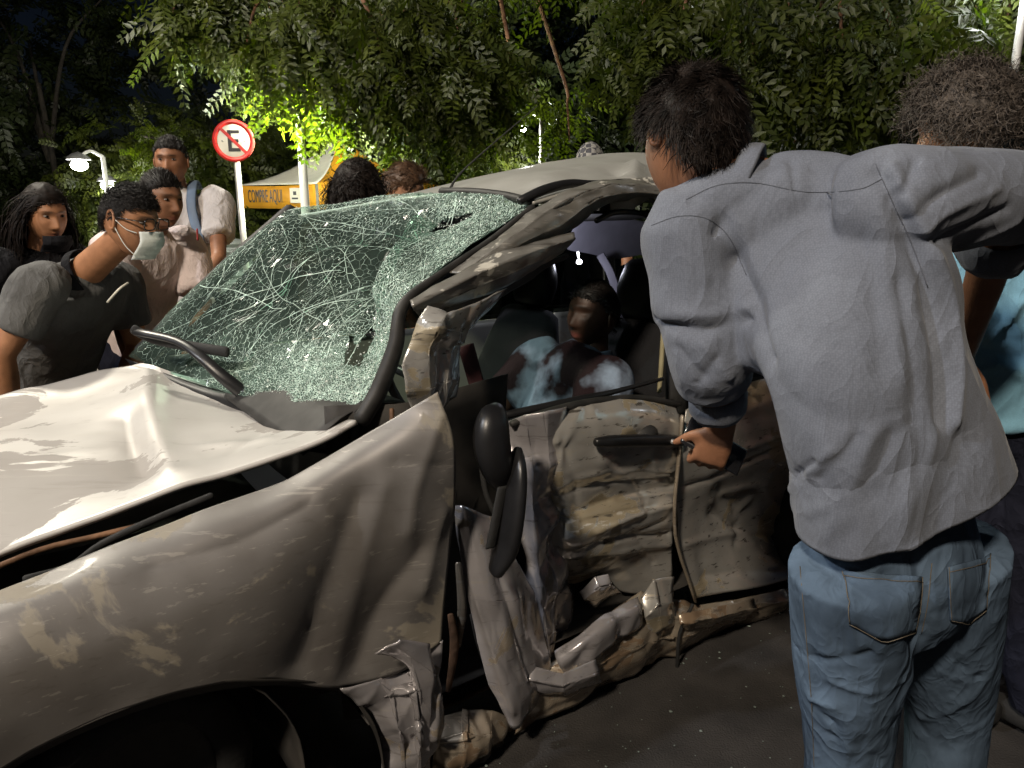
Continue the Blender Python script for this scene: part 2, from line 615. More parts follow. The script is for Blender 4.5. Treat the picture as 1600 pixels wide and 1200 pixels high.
M = {}
M['black_plastic'] = mat('black_plastic', (.012, .012, .013), .36, var=.3, bump=.03, bscale=300)
M['dark_trim'] = mat('dark_trim', (.022, .021, .02), .6, var=.5, scale=20)
M['rubber'] = mat('rubber', (.014, .014, .014), .8, var=.4, bump=.2)
M['inner'] = mat('inner', (.03, .027, .024), .75, var=.6, scale=8)
M['bare_steel'] = mat('bare_steel', (.22, .17, .12), .5, .55, var=.7, scale=14, bump=.3, bscale=40)
M['rust'] = mat('rust', (.16, .085, .045), .75, .1, var=.7, scale=18, bump=.3)
M['seat_cloth'] = weave_mat('seat_cloth', (.018, .018, .02), .005)
M['asphalt'] = mat('asphalt', (.03, .027, .025), .85, var=.45, scale=6, bump=.5, bscale=160, detail=8)
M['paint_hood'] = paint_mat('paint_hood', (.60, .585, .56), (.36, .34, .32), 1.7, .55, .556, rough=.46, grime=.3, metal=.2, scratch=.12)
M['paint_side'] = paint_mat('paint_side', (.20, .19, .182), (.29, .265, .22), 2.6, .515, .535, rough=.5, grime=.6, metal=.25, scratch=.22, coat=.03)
M['paint_door'] = paint_mat('paint_door', (.58, .565, .53), (.36, .31, .22), 3.6, .57, .58, rough=.22, grime=.4, metal=.5, scratch=.85, coat=.5)
M['paint_roof'] = paint_mat('paint_roof', (.46, .46, .43), (.36, .33, .28), 3.0, .6, .66, rough=.4, grime=.3, metal=.3)
M['paint_crumple'] = paint_mat('paint_crumple', (.54, .52, .54), (.30, .26, .21), 5.0, .57, .585, rough=.2, grime=.35, metal=.5, scratch=.4, coat=.5)
M['paint_scrape'] = paint_mat('paint_scrape', (.30, .29, .265), (.52, .50, .44), 9.0, .58, .60, rough=.3, grime=.5, metal=.5, scratch=.6)
M['bare_steel'] = paint_mat('bare_steel', (.48, .41, .32), (.24, .17, .11), 8.0, .55, .58, rough=.25, grime=.5, metal=.5, scratch=.6, coat=.3)

# ================================================================ ground
def ground_z(y):
    t = np.clip((np.asarray(y, float) - 5.8) / 4.0, 0, 1)
    return -.6 * t * t * (3 - 2 * t)
xs = np.concatenate([np.linspace(-150, -12, 8), np.linspace(-10, 10, 41), np.linspace(12, 150, 8)])
ys = np.concatenate([np.linspace(-60, -4, 8), np.linspace(-3, 12, 61), np.linspace(14, 200, 12)])
G = np.array([[(x, y, ground_z(y)) for x in xs] for y in ys])
near = np.exp(-(G[..., 0] ** 2 + (G[..., 1] - 2) ** 2) / 30)
G[..., 2] += .004 * vnoise(G * 2.0, 3) * near
V, F = gridVF(G)
tag(obj('road', (V, F), M['asphalt']), kind='structure')
# raised verge behind the car with a kerb
M['kerb'] = mat('kerb', (.30, .28, .25), .8, var=.3, scale=8, bump=.4)
M['grass'] = mat('grass', (.035, .05, .015), .9, var=.6, scale=5, bump=.6, bscale=50)
G = np.array([[(x, y, ground_z(y) + .12) for x in np.linspace(-60, 60, 25)] for y in np.concatenate([np.linspace(6.4, 12, 20), np.linspace(16, 150, 8)])])
tag(obj('verge', gridVF(G), M['grass']), kind='structure')
kb = tag(obj('kerb', box((0, 6.3, float(ground_z(6.3)) + .055), (60, 0, 0), (0, .07, 0), (0, 0, .09), .02), M['kerb']), kind='structure')

# ================================================================ lamps
M['white_post'] = mat('white_post', (.72, .72, .70), .5, var=.08)
M['grey_post'] = mat('grey_post', (.35, .34, .32), .45, .5, var=.2)
M['lamp_house'] = mat('lamp_house', (.2, .2, .2), .5, .4, var=.1)
def bulb_mat(name, col, s):
    m = mat(name, (.8, .8, .8), .3, emit=col, estr=s)
    return m
def light(name, loc, watts, col, rad, parent):
    l = bpy.data.lights.new(name, 'POINT')
    l.energy = watts
    l.color = col
    l.shadow_soft_size = rad
    o = bpy.data.objects.new(name, l)
    COL.objects.link(o)
    o.parent = parent
    o.location = tuple(np.asarray(loc, float) - root_loc(parent))
    return o
def street_lamp(label, base, head, watts, col, rad, globe=.09, bulb=40, pr=.05, pmat='grey_post', group=None):
    """post from the ground, arm to the head, housing above a glowing bowl"""
    base, head = np.asarray(base, float), np.asarray(head, float)
    e = empty('street_lamp', base)
    tag(e, label, 'street lamp', group)
    top = np.array([base[0], base[1], head[2] + .12])
    obj('post', tube([base, top], [pr, pr * .8], n=14, sub=6, cap=0), M[pmat], e)
    if np.linalg.norm((head - top)[:2]) > .15:
        obj('arm', tube([top, top * .5 + head * .5 + [0, 0, .14], head + [0, 0, .1]], pr * .6, n=10, cap=.3), M[pmat], e)
    d = nrm([head[0] - base[0], head[1] - base[1], 0]) if np.linalg.norm((head - top)[:2]) > .15 else np.array([1., 0, 0])
    obj('housing', lathe([(.001, .075 + globe), (globe * .7, .07 + globe * .8), (globe * 1.35, .05 + globe * .5), (globe * 1.4, .03 + globe * .4)], head, (0, 0, 1), 18), M['lamp_house'], e)
    obj('lamp_bowl', ball(head, (globe, globe, globe * .7), 14), bulb_mat('lamp_glow', col, bulb), e)
    light('lamp_light', head - [0, 0, globe + rad + .04], watts, col, rad, e)
    return e
def gp(px, py, Y):
    p = PY(px, py, Y)
    return np.array([p[0], p[1], float(ground_z(p[1]))])
p, wt, c, r = ASSUMED_KEY_LAMP
street_lamp('assumed tall street lamp, unseen beyond the wrecked car, left of the onlookers', (p[0] - 1.2, p[1] + .2, 0), p, wt, c, r, .14, 30, .07)
p, wt, c, r = WARM_FILL
street_lamp('added warm fill lamp on a post across the road, opposite the crushed doors', (p[0] + 1.0, p[1], 0), p, wt, c, r, .14, 30, .07)
p, wt, c, r = ASSUMED_SIDE_LAMP
street_lamp('assumed tall cool white street lamp, unseen across the road, front left of the car', (p[0] - 1.0, p[1], 0), p, wt, c, r, .14, 30, .07)
# the white post behind the leaves, its lamp hidden in the crown
h = PY(459, 138, 6.95)
street_lamp('white lamp post rising behind the tent roof, its lamp among bright leaves', gp(472, 245, 6.95), h, 2200, (.95, 1.0, .74), .07, .08, 25, .045, 'white_post')
h = PY(124, 258, 11.6)
b = gp(163, 262, 11.6)
street_lamp('far street lamp with a short arm, glaring white at the left', b, h, 60, (1, .98, .9), .06, .12, 250, .04, 'white_post')
h = PY(168, 290, 13.2)
street_lamp('farther lamp glowing just below the arm of the left lamp', gp(169, 300, 13.2), h, 60, (1, .98, .9), .06, .11, 250, .035, 'white_post')
h = PY(817, 203, 10.2)
street_lamp('small distant street lamp glinting among the leaves above the car roof', gp(845, 260, 10.2), h, 260, (1, 1, .9), .05, .045, 80, .03)
h = PY(1590, -85, 5.5)
street_lamp('white lamp post standing at the right edge behind the curly haired man', gp(1577, 160, 5.5), h, 22, (.96, 1, .95), .08, .1, 20, .032, 'white_post')
h = PY(905, 408, 9.0)
# ================================================================ no-parking sign
M['sign_white'] = mat('sign_white', (.75, .72, .60), .45, var=.06)
M['sign_red'] = mat('sign_red', (.55, .025, .02), .45, var=.08)
M['sign_black'] = mat('sign_black', (.015, .015, .015), .5, var=.1)
c = PY(365, 220, 6.9)
rr = 31 / FPX * 6.75
ax = nrm([.12, -1, -.02])
sx = nrm(np.cross([0, 0, 1], -ax))
sx = nrm(np.cross(ax, [0, 0, 1])) * -1
if sx[0] < 0: sx = -sx
sz = nrm(np.cross(sx, -ax)) if np.cross(sx, -ax)[2] > 0 else nrm(np.cross(-ax, sx))
e = empty('no_parking_sign', gp(378, 390, 6.9) * [1, 1, 1])
tag(e, 'round no-parking sign with black E under a red slash on a post', 'road sign')
e.location.x = c[0]; e.location.y = c[1] + .04
base = np.array(e.location)
obj('post', tube([base, [base[0], base[1], c[2] + rr * .5]], .028, n=12, cap=0, sub=2), M['grey_post'], e)
obj('disc', lathe([(.001, .0), (rr * .99, 0), (rr, -.003), (rr * .99, -.006), (.001, -.006)], c, ax, 48), M['sign_white'], e)
obj('red_ring', lathe([(rr * .78, .001), (rr * .78, .004), (rr * 1.0, .004), (rr * 1.0, .001)], c, ax, 48), M['sign_red'], e)
def flat(cx, cz, hx, hz, rot, off, th=.0015):
    a = sx * math.cos(rot) + sz * math.sin(rot)
    b2 = -sx * math.sin(rot) + sz * math.cos(rot)
    return box(c + sx * cx + sz * cz + ax * off, a * hx, b2 * hz, ax * th)
q = rr
obj('letter_e', merge([flat(-.19 * q, 0, .085 * q, .50 * q, 0, .0025), flat(.1 * q, .42 * q, .2 * q, .08 * q, 0, .0025), flat(.07 * q, 0, .17 * q, .08 * q, 0, .0025), flat(.1 * q, -.42 * q, .2 * q, .08 * q, 0, .0025)]), M['sign_black'], e, smooth=False)
obj('red_slash', flat(0, 0, .8 * q, .075 * q, R(-45), .006), M['sign_red'], e, smooth=False)
for zz in (-.45, .45):
    obj('bolt', ball(c + ax * .006 + sz * 0 + sx * zz * rr * 1.2, .008, 8), M['grey_post'], e)

# ================================================================ ticket tent
M['tent_lit'] = mat('tent_lit', (.78, .76, .66), .7, var=.06)
M['tent_yellow'] = mat('tent_yellow', (.74, .34, .015), .65, var=.12, scale=4)
a_, b_, c_ = PY(374, 333, 11.6), PY(497, 327, 10.3), PY(690, 327, 12.2)
d_ = a_ + c_ - b_
zt = float(b_[2])
for q in (a_, b_, c_, d_): q[2] = zt
hb = .33
pk = (a_ + b_ + c_ + d_) / 4
pk[2] = PY(512, 214, pk[1])[2]
gz = float(ground_z(11.5)) + .12
e = empty('ticket_tent', (pk[0], pk[1], gz))
tag(e, 'yellow ticket tent with pointed roof, lamp-lit faces coloured white, reading COMPRE AQUI', 'tent')
cor = [a_, b_, c_, d_]
up = np.array([0, 0, hb])
for i in range(4):
    p, q = cor[i], cor[(i + 1) % 4]
    n = 14
    row = []
    for k in range(n + 1):
        t = k / n
        row.append(p * (1 - t) + q * t)
    row = np.array(row)
    nn = nrm(np.cross(q - p, [0, 0, 1]))
    g = np.array([row + up * v + nn * (.012 * np.sin(np.linspace(0, 17, n + 1)) * (1 - v))[:, None] - np.array([0, 0, 1]) * (.02 * np.sin(np.linspace(0, np.pi, n + 1)) * v)[:, None] for v in (0, .5, 1)])
    obj('banner', gridVF(g), M['tent_yellow'], e, thick=.004)
    # roof face, sagging slightly; left faces coloured white to show lamp light
    g = []
    for v in np.linspace(0, 1, 9):
        r_ = (row + up) * (1 - v) + pk * v
        r_[:, 2] -= .28 * math.sin(math.pi * v) * .45
        g.append(r_)
    obj('roof_panel', gridVF(np.array(g)), M['tent_lit'] if i in (0, 3) else M['tent_yellow'], e, thick=.004)
for p in cor:
    obj('leg', tube([np.array([p[0], p[1], gz]), p + up], .02, n=8, cap=0, sub=2), M['grey_post'], e)
# lettering on the left face
nb = nrm(np.cross(b_ - a_, [0, 0, 1]))
if nb[1] > 0: nb = -nb
xd = nrm(b_ - a_)
fc = bpy.data.curves.new('lettering', 'FONT')
fc.body = 'COMPRE AQUI'
fc.size = .27
fc.align_x = 'CENTER'
fc.align_y = 'CENTER'
fc.extrude = .001
fo = bpy.data.objects.new('tmp', fc)
COL.objects.link(fo)
me = bpy.data.meshes.new_from_object(fo.evaluated_get(bpy.context.evaluated_depsgraph_get()))
bpy.data.objects.remove(fo)
T = np.array([v.co[:] for v in me.vertices])
wid = T[:, 0].max() - T[:, 0].min()
L = np.linalg.norm(b_ - a_)
T[:, 0] *= (L * .44) / wid
T[:, 1] *= .95
T[:, 0] += T[:, 1] * .0
cc = a_ * .62 + b_ * .38 + up * .5 + nb * .02
W = cc + T[:, :1] * xd + T[:, 1:2] * np.array([0, 0, 1]) + T[:, 2:3] * nb
for k, v in enumerate(me.vertices): v.co = tuple(W[k] - np.array(e.location))
me.materials.append(M['sign_black'])
lo = bpy.data.objects.new('lettering', me)
COL.objects.link(lo)
lo.parent = e
for t, wd in ((.065, .055), (.76, .12)):
    q = a_ * (1 - t) + b_ * t + up * .55 + nb * .022
    obj('label_patch', box(q, xd * wd, np.array([0, 0, .1]), nb * .002), M['sign_white'], e, smooth=False)
    obj('label_mark', merge([box(q + nb * .004 + np.array([0, 0, .03]), xd * wd * .3, np.array([0, 0, .025]), nb * .001), box(q + nb * .004 - np.array([0, 0, .04]), xd * wd * .6, np.array([0, 0, .012]), nb * .001)]), M['sign_black'], e, smooth=False)

# grey corrugated panel behind the sign post
M['zinc'] = mat('zinc', (.16, .17, .17), .45, .6, var=.2)
p0, p1 = PY(335, 400, 10.0), PY(388, 400, 10.0)
n = 40
g = []
for z in (-.45, 1.28):
    g.append([p0 * (1 - t) + p1 * t + [0, 0, 0] for t in np.linspace(0, 1, 6)])
zz = np.linspace(-.48, .98, 60)
g = np.array([[np.array([x, 10.0 + .02 * math.sin(z * 60), z]) for x in np.linspace(p0[0] + .02, p1[0] + .05, 5)] for z in zz])
tag(obj('corrugated_panel', gridVF(g), M['zinc'], thick=.004), 'low grey corrugated metal panel behind the no-parking sign post', 'panel')

# ================================================================ trees
M['bark'] = mat('bark', (.13, .065, .035), .9, var=.5, scale=14, bump=.8, bscale=40)
M['bark_shaded'] = mat('bark_shaded', (.02, .016, .011), .9, var=.5, scale=14, bump=.8, bscale=40)  # bark copy with shade put into its colour, keeps far trunks dim
M['leaf_neem'] = leaf_mat('leaf_neem', (.018, .030, .004), (.066, .080, .007))
M['leaf_shaded'] = leaf_mat('leaf_shaded', (.016, .026, .007), (.03, .04, .010))  # leaf copy darkened in colour so the unlit far trees stay dim
def frond(base, d, length, pairs, lw, droop, rg, leaf_l=.052):
    """one pinnate leaf: leaflets (bent diamonds) in pairs along a drooping midrib"""
    d = nrm(d)
    pts = [np.asarray(base, float)]
    cur = d.copy()
    st = length / pairs
    dirs = []
    for k in range(pairs):
        cur = nrm(cur + np.array([0, 0, -droop / pairs]))
        dirs.append(cur)
        pts.append(pts[-1] + cur * st)
    V, F = [], []
    side0 = np.cross(d, [0, 0, 1])
    side0 = nrm(side0 if np.linalg.norm(side0) > .1 else [1, 0, 0])
    ro = rg.normal() * .6
    upv = nrm(np.cross(side0, d))
    side0 = side0 * math.cos(ro) + upv * math.sin(ro)
    for k in range(1, pairs + 1):
        t = k / pairs
        ll = leaf_l * (1.05 - .55 * abs(t - .45) * 1.6) * (.85 + .3 * rg.random())
        for sgn in (-1, 1):
            a = nrm(side0 * sgn * .8 + dirs[k - 1] * .62 + rg.normal(size=3) * .12 + np.array([0, 0, -.12]))
            wv = nrm(np.cross(a, np.cross(side0, dirs[k - 1])) + 1e-6) * lw
            b = pts[k - 1]
            i = len(V)
            V += [b, b + a * ll * .45 + wv, b + a * ll + np.array([0, 0, -.006]), b + a * ll * .45 - wv]
            F.append([i, i + 1, i + 2, i + 3])
    # midrib
    i = len(V)
    for p_ in (pts[0], pts[pairs // 2], pts[-1]):
        V += [p_ + side0 * .0012, p_ - side0 * .0012]
    F += [[i, i + 1, i + 3, i + 2], [i + 2, i + 3, i + 5, i + 4]]
    return np.array(V), np.array(F)
def spray(seed, nf=6, pairs=9, length=.52, lw=.017, leaf_l=.105, twig=.32):
    rg = np.random.default_rng(seed)
    parts = []
    tw = [np.zeros(3)]
    d = np.array([.9, 0, .1])
    for k in range(5):
        d = nrm(d + np.array([0, 0, -.16]))
        tw.append(tw[-1] + d * twig / 5)
    V, Fq = tube(tw, np.linspace(.004, .002, 6), n=4, sub=1, cap=0)
    parts.append((V, [Fq[0]]))
    for k in range(nf):
        t = (k + .6) / nf
        b = tw[min(5, int(t * 5.99))]
        az = k * 2.4 + rg.random()
        dd = nrm([.55 + .5 * t, math.cos(az) * .85, math.sin(az) * .55 - .1])
        parts.append(frond(b, dd, length * (.8 + .4 * rg.random()), pairs, lw, .9 + .5 * rg.random(), rg, leaf_l))
    return merge(parts)
SPR = [spray(100 + i) for i in range(6)]
SPR_ME = []
for i, s in enumerate(SPR):
    me = np_mesh('leaf_spray', s[0], s[1], False)
    me.materials.append(M['leaf_neem'])
    SPR_ME.append(me)
FAR = [spray(200 + i, 5, 6, .34, .02, .085, .3) for i in range(5)]
def frame_from(d, roll):
    d = nrm(d)
    s = np.cross([0, 0, 1], d)
    s = nrm(s if np.linalg.norm(s) > .05 else [1, 0, 0])
    u = np.cross(d, s)
    c, n = math.cos(roll), math.sin(roll)
    return np.stack([d, s * c + u * n, -s * n + u * c], 1)
def place(spr, pos, d, sc_, roll):
    Mx = frame_from(d, roll) * sc_
    return spr[0] @ Mx.T + pos, spr[1]
EDGE_X = [150, 240, 262, 300, 340, 370, 392, 430, 460, 490, 520, 545, 572, 600, 628, 655, 675, 705, 725, 765, 800, 840, 900, 960, 1000, 1300, 1330, 1360, 1480, 1545, 1560, 1600, 1800]
EDGE_Y = [-20, 20, 85, 80, 55, 105, 165, 180, 140, 150, 200, 235, 190, 185, 238, 245, 190, 205, 250, 262, 245, 225, 225, 230, 205, 205, 228, 200, 160, 125, 45, 40, 60]
def hang_px(p, d, s_):
    q = pixel(np.array([p + nrm(np.asarray(d) + [0, 0, -.4]) * .42 * s_, p]))
    return all(y < np.interp(x, EDGE_X, EDGE_Y) for x, y in q)
def pixel(Pw):
    q = Pw - EYE
    cp_, sp_ = math.cos(PITCH), math.sin(PITCH)
    f = q[:, 1] * cp_ - q[:, 2] * sp_
    u = q[:, 1] * sp_ + q[:, 2] * cp_
    return np.stack([800 + FPX * q[:, 0] / f, 600 - FPX * u / f], 1)
def bough_sprays(start, end, n, rg, spread=.28, hang=.5):
    """sprays along a hanging bough from start to end; returns list of (pos, dir, scale, roll)"""
    out = []
    start, end = np.asarray(start, float), np.asarray(end, float)
    for k in range(n):
        t = rg.random() ** .6
        p = start * (1 - t) + end * t + rg.normal(size=3) * spread * np.array([.6, .6, .45])
        d = nrm(nrm(end - start) * .7 + rg.normal(size=3) * np.array([.75, .75, .35]) + np.array([0, 0, -hang]))
        s_ = .7 + .5 * rg.random()
        if hang_px(p, d, s_): out.append((p, d, s_, rg.normal() * .6))
    return out
def limb(pts, r0, r1, n=8):
    return tube(pts, np.linspace(r0, r1, len(pts)), n=n, sub=5, cap=.2)
def bump_path(a, b, k, amp, rg):
    a, b = np.asarray(a, float), np.asarray(b, float)
    out = [a]
    for i in range(1, k):
        out.append(a + (b - a) * i / k + rg.normal(size=3) * amp)
    out.append(b)
    return out
def neem_tree(label, trunk_base, forks, boughs, ntop, crown_c, crown_r, seed, lift=0, n_parts=0, trunk_r=.14):
    rg = np.random.default_rng(seed)
    tb = np.asarray(trunk_base, float)
    e = empty('neem_tree', tb)
    tag(e, label, 'tree')
    crown_c = np.asarray(crown_c, float)
    woods = []
    for fk in forks:
        woods.append(limb(fk, trunk_r, trunk_r * .35, 10))
    tips = [np.asarray(f[-1], float) for f in forks]
    sprs = []
    for (st, en, n) in boughs:
        st, en = np.asarray(st, float), np.asarray(en, float)
        tip = tips[int(np.argmin([np.linalg.norm(t - st) for t in tips]))]
        mid = (tip + st) / 2 + [0, 0, .35]
        woods.append(limb([tip, mid, st, st * .4 + en * .6 + [0, 0, .1], en], .035, .006, 6))
        sprs += bough_sprays(st, en, n, rg)
    for k in range(ntop):
        v = rg.normal(size=3)
        v = v / np.linalg.norm(v) * rg.random() ** .4
        p = crown_c + v * crown_r
        d = nrm(v * [1, 1, .4] + [0, 0, -.35] + rg.normal(size=3) * .3)
        sprs.append((p, d, .9 + .5 * rg.random(), rg.normal() * .6))
    obj('trunk', merge(woods), M['bark'], e)
    # nearest sprays as pieces of their own, the rest joined
    def visible_rank(s):
        return np.linalg.norm(s[0] - EYE)
    order = sorted(range(len(sprs)), key=lambda i: visible_rank(sprs[i]))
    own = set(order[:n_parts])
    rest = []
    for i, (p, d, s_, ro) in enumerate(sprs):
        k = i % len(SPR)
        if i in own:
            o = bpy.data.objects.new('leaf_spray', SPR_ME[k])
            COL.objects.link(o)
            o.parent = e
            Mx = frame_from(d, ro) * s_
            m4 = np.eye(4)
            m4[:3, :3] = Mx
            m4[:3, 3] = p - tb
            from mathutils import Matrix
            o.matrix_local = Matrix(m4.tolist())
        else: rest.append(place(SPR[k], p, d, s_, ro))
    obj('crown', merge(rest), M['leaf_neem'], e, smooth=False, kind='stuff')
    return e
def B(px0, py0, Y0, px1, py1, Y1, n):
    return (PY(px0, py0, Y0), PY(px1, py1, Y1), n)
# left neem: bright boughs hanging over the tent
gz8 = float(ground_z(9.3)) + .12
lb = np.array([2.2, 9.6, gz8])
lboughs = [
    B(330, -60, 6.9, 262, 40, 6.6, 22), B(300, -30, 7.2, 330, 60, 6.8, 18), B(420, -40, 7.0, 380, 100, 6.7, 26),
    B(470, 0, 6.8, 430, 120, 6.6, 26), B(520, 20, 6.8, 500, 110, 6.5, 26), B(560, -20, 6.6, 600, 110, 6.4, 28),
    B(420, 60, 7.6, 425, 165, 7.7, 16), B(470, 90, 7.8, 500, 170, 7.9, 14), B(520, 110, 7.6, 545, 215, 7.5, 14), B(600, 110, 7.6, 640, 225, 7.4, 16), B(400, 60, 7.9, 405, 165, 7.9, 16), B(510, 80, 7.9, 530, 200, 7.9, 16), B(440, 20, 7.8, 450, 110, 7.9, 12), B(590, 120, 8.0, 640, 225, 8.0, 14),
    B(640, 40, 6.8, 690, 150, 6.7, 22), B(700, -20, 6.6, 720, 90, 6.5, 24), B(720, 120, 7.2, 745, 240, 7.2, 15), B(790, 40, 7.6, 800, 150, 7.6, 9), B(880, 120, 8.6, 890, 220, 8.4, 8),
    B(415, 70, 8.15, 428, 175, 8.05, 16), B(545, 100, 8.2, 545, 228, 8.1, 16), B(632, 130, 8.3, 645, 238, 8.2, 16), B(730, 160, 8.6, 748, 256, 8.5, 14), B(480, 60, 8.2, 500, 150, 8.2, 10),
    B(480, -80, 7.0, 520, 20, 6.8, 22), B(640, -80, 6.8, 660, 30, 6.6, 22), B(390, -90, 7.2, 330, 0, 7.0, 18),
    B(700, 170, 8.6, 760, 255, 8.6, 14), B(610, 190, 9.0, 660, 260, 9.0, 10),
]
neem_tree('neem tree hanging bright drooping leaves over the yellow tent', lb,
          [[lb, lb + [-.1, -.2, 1.8], PY(1075, 60, 9.2), PY(980, -200, 8.6), PY(700, -260, 8.2)], [PY(980, -200, 8.6), PY(760, -200, 8.4), PY(480, -190, 8.0)], [lb + [-.1, -.2, 1.8], PY(1150, 0, 9.0), PY(1200, -240, 8.4)]],
          lboughs, 260, PY(650, -230, 8.0), np.array([2.7, 1.5, 1.0]), 11, n_parts=300)
rb = PY(1225, 330, 8.6)
rb[2] = float(ground_z(8.6)) + .12
rboughs = [
    B(1000, -40, 6.6, 1010, 90, 6.4, 22), B(1080, -30, 6.4, 1060, 80, 6.2, 24), B(1150, -40, 6.2, 1180, 100, 6.1, 28), B(1230, -20, 6.3, 1230, 120, 6.2, 26),
    B(1300, -30, 6.1, 1320, 130, 6.0, 30), B(1380, -20, 6.2, 1400, 140, 6.1, 28), B(1450, -40, 6.0, 1470, 80, 5.9, 28), B(1530, -40, 6.0, 1520, 60, 5.9, 24),
    B(1600, -40, 6.2, 1570, 40, 6.1, 16), B(1320, 90, 6.6, 1330, 220, 6.5, 20), B(1400, 80, 6.8, 1390, 200, 6.8, 16), B(1250, 100, 7.2, 1290, 215, 7.2, 14),
    B(1180, 80, 7.2, 1190, 180, 7.2, 14), B(1480, 60, 7.0, 1490, 130, 7.0, 12), B(1680, -60, 6.4, 1660, 100, 6.4, 14),
]
neem_tree('neem tree with reddish forked trunk behind the man in the grey shirt', rb,
          [[rb, PY(1210, 260, 8.5), PY(1205, 130, 8.2), PY(1120, -120, 7.4)], [rb + [.06, 0, .3], PY(1245, 215, 8.4), PY(1262, 160, 8.2), PY(1400, -140, 7.2)], [rb + [-.06, 0, .5], PY(1190, 200, 8.5), PY(1160, 60, 8.0), PY(1000, -140, 7.6)]],
          rboughs, 240, PY(1280, -230, 7.2), np.array([2.6, 1.4, .9]), 12, n_parts=0, trunk_r=.07)
def far_tree(label, px, py, Y, rx, rz, n, seed, mat_='leaf_shaded', sc_=2.2, zoff=0):
    rg = np.random.default_rng(seed)
    c = PY(px, py, Y)
    g0 = float(ground_z(Y))
    e = empty('background_tree', (c[0], Y, g0))
    tag(e, label, 'tree')
    base = np.array([c[0], Y, g0])
    r3 = np.array([rx, rx * .8, rz])
    wood = [limb([base, base * .5 + c * .5 + [.1, 0, 0], c], .09, .05)]
    for k in range(5):
        v = nrm(rg.normal(size=3)) * r3 * .7
        wood.append(limb([c - [0, 0, rz * .5], c + v * .4, c + v], .06, .015, 6))
    obj('trunk', merge(wood), M['bark_shaded'], e)
    cl = [nrm(rg.normal(size=3)) * (.35 + .6 * rg.random()) for _ in range(14)]
    parts = []
    for k in range(n):
        q = cl[k % 14] + rg.normal(size=3) * .2
        p = c + q * r3
        d = nrm(q * r3 + [0, 0, -.5] + rg.normal(size=3) * .6)
        parts.append(place(FAR[k % 5], p, d, sc_ * (.7 + .6 * rg.random()), rg.normal()))
    obj('crown', merge(parts), M[mat_], e, smooth=False, kind='stuff')
far_tree('tall dim tree filling the dark upper left corner', 60, 130, 17, 3.8, 3.2, 640, 31, sc_=2.0)
far_tree('bushy feathery tree behind the no-parking sign', 310, 235, 12.5, 1.2, 1.0, 240, 32, 'leaf_neem', 1.0)
far_tree('leafy tree lit from within beside the left street lamp', 75, 300, 24, 3.2, 2.2, 300, 33, 'leaf_neem', 2.0)
far_tree('green shrub tree to the left of the sign behind the standing man', 205, 290, 15, 1.5, 1.2, 200, 34, 'leaf_neem', 1.3)
far_tree('dark tree behind the tent filling the gap under the boughs', 620, 170, 16, 3.0, 2.4, 420, 35, sc_=1.8)
far_tree('dark tree behind the car roof below the small lamp', 900, 150, 14, 2.8, 2.3, 460, 36, sc_=1.6)
far_tree('dark tree behind the forked trunk at the right', 1230, 130, 13, 2.8, 2.3, 460, 37, sc_=1.6)
far_tree('dark tree behind the lamp post at the right edge', 1560, 150, 15, 2.6, 2.2, 300, 38, sc_=1.8)
far_tree('low lit bush beside the tent, behind the car roof', 770, 255, 11.5, .9, .5, 160, 39, 'leaf_neem', .8)
far_tree('low hedge bush behind the sign post foot', 430, 355, 13.5, 1.8, .8, 180, 40, 'leaf_neem', 1.0)

# ================================================================ the wrecked car
car = empty('wrecked_car', CAR(-.3, .8, 0))
tag(car, 'silver hatchback with crushed driver side, shattered windscreen and buckled bonnet', 'car')
def panel(name, rows, m, parent=car, mr=8, mc=8, cr=0, cs=5.0, seed=1, noise=0, ns=6.0, thick=.003, fn=None, smooth=True, label=None, sharp=0, fpw=1.1):
    C = np.array([[np.asarray(p, float) for p in r] for r in rows])
    def crisp(C):
        o = [C[0]]
        for k in range(1, len(C) - 1): o += [C[k] * .9 + C[k - 1] * .1, C[k] * .9 + C[k + 1] * .1]
        return np.array(o + [C[-1]])
    if sharp >= 1: C = crisp(C)
    if sharp >= 2: C = crisp(C.transpose(1, 0, 2)).transpose(1, 0, 2)
    if sharp: mr, mc = max(4, int(mr * .55)), (max(4, int(mc * .55)) if sharp > 1 else mc)
    Gd = surf(C, mr, mc)
    N = gnormals(Gd)
    # keep relief pointing towards the eye
    sgn = np.sign(((EYE - Gd) * N).sum(-1, keepdims=True).mean())
    N = N * sgn
    if cr:
        Gd = Gd + N * crumple(Gd.reshape(-1, 3), cr, cs, seed).reshape(Gd.shape[:2])[..., None]
    if noise:
        Gd = Gd + N * (noise * fbm(Gd * ns, 3, seed))[..., None]
    V, F = gridVF(Gd)
    if sgn < 0: F = F[:, ::-1]
    if fn: V = strokes(V, [F], fn, fpw)
    return obj(name, (V, [F]), m, parent, smooth=smooth, thick=thick, label=label)
def W_(*a):
    return [PW(*p) for p in a]

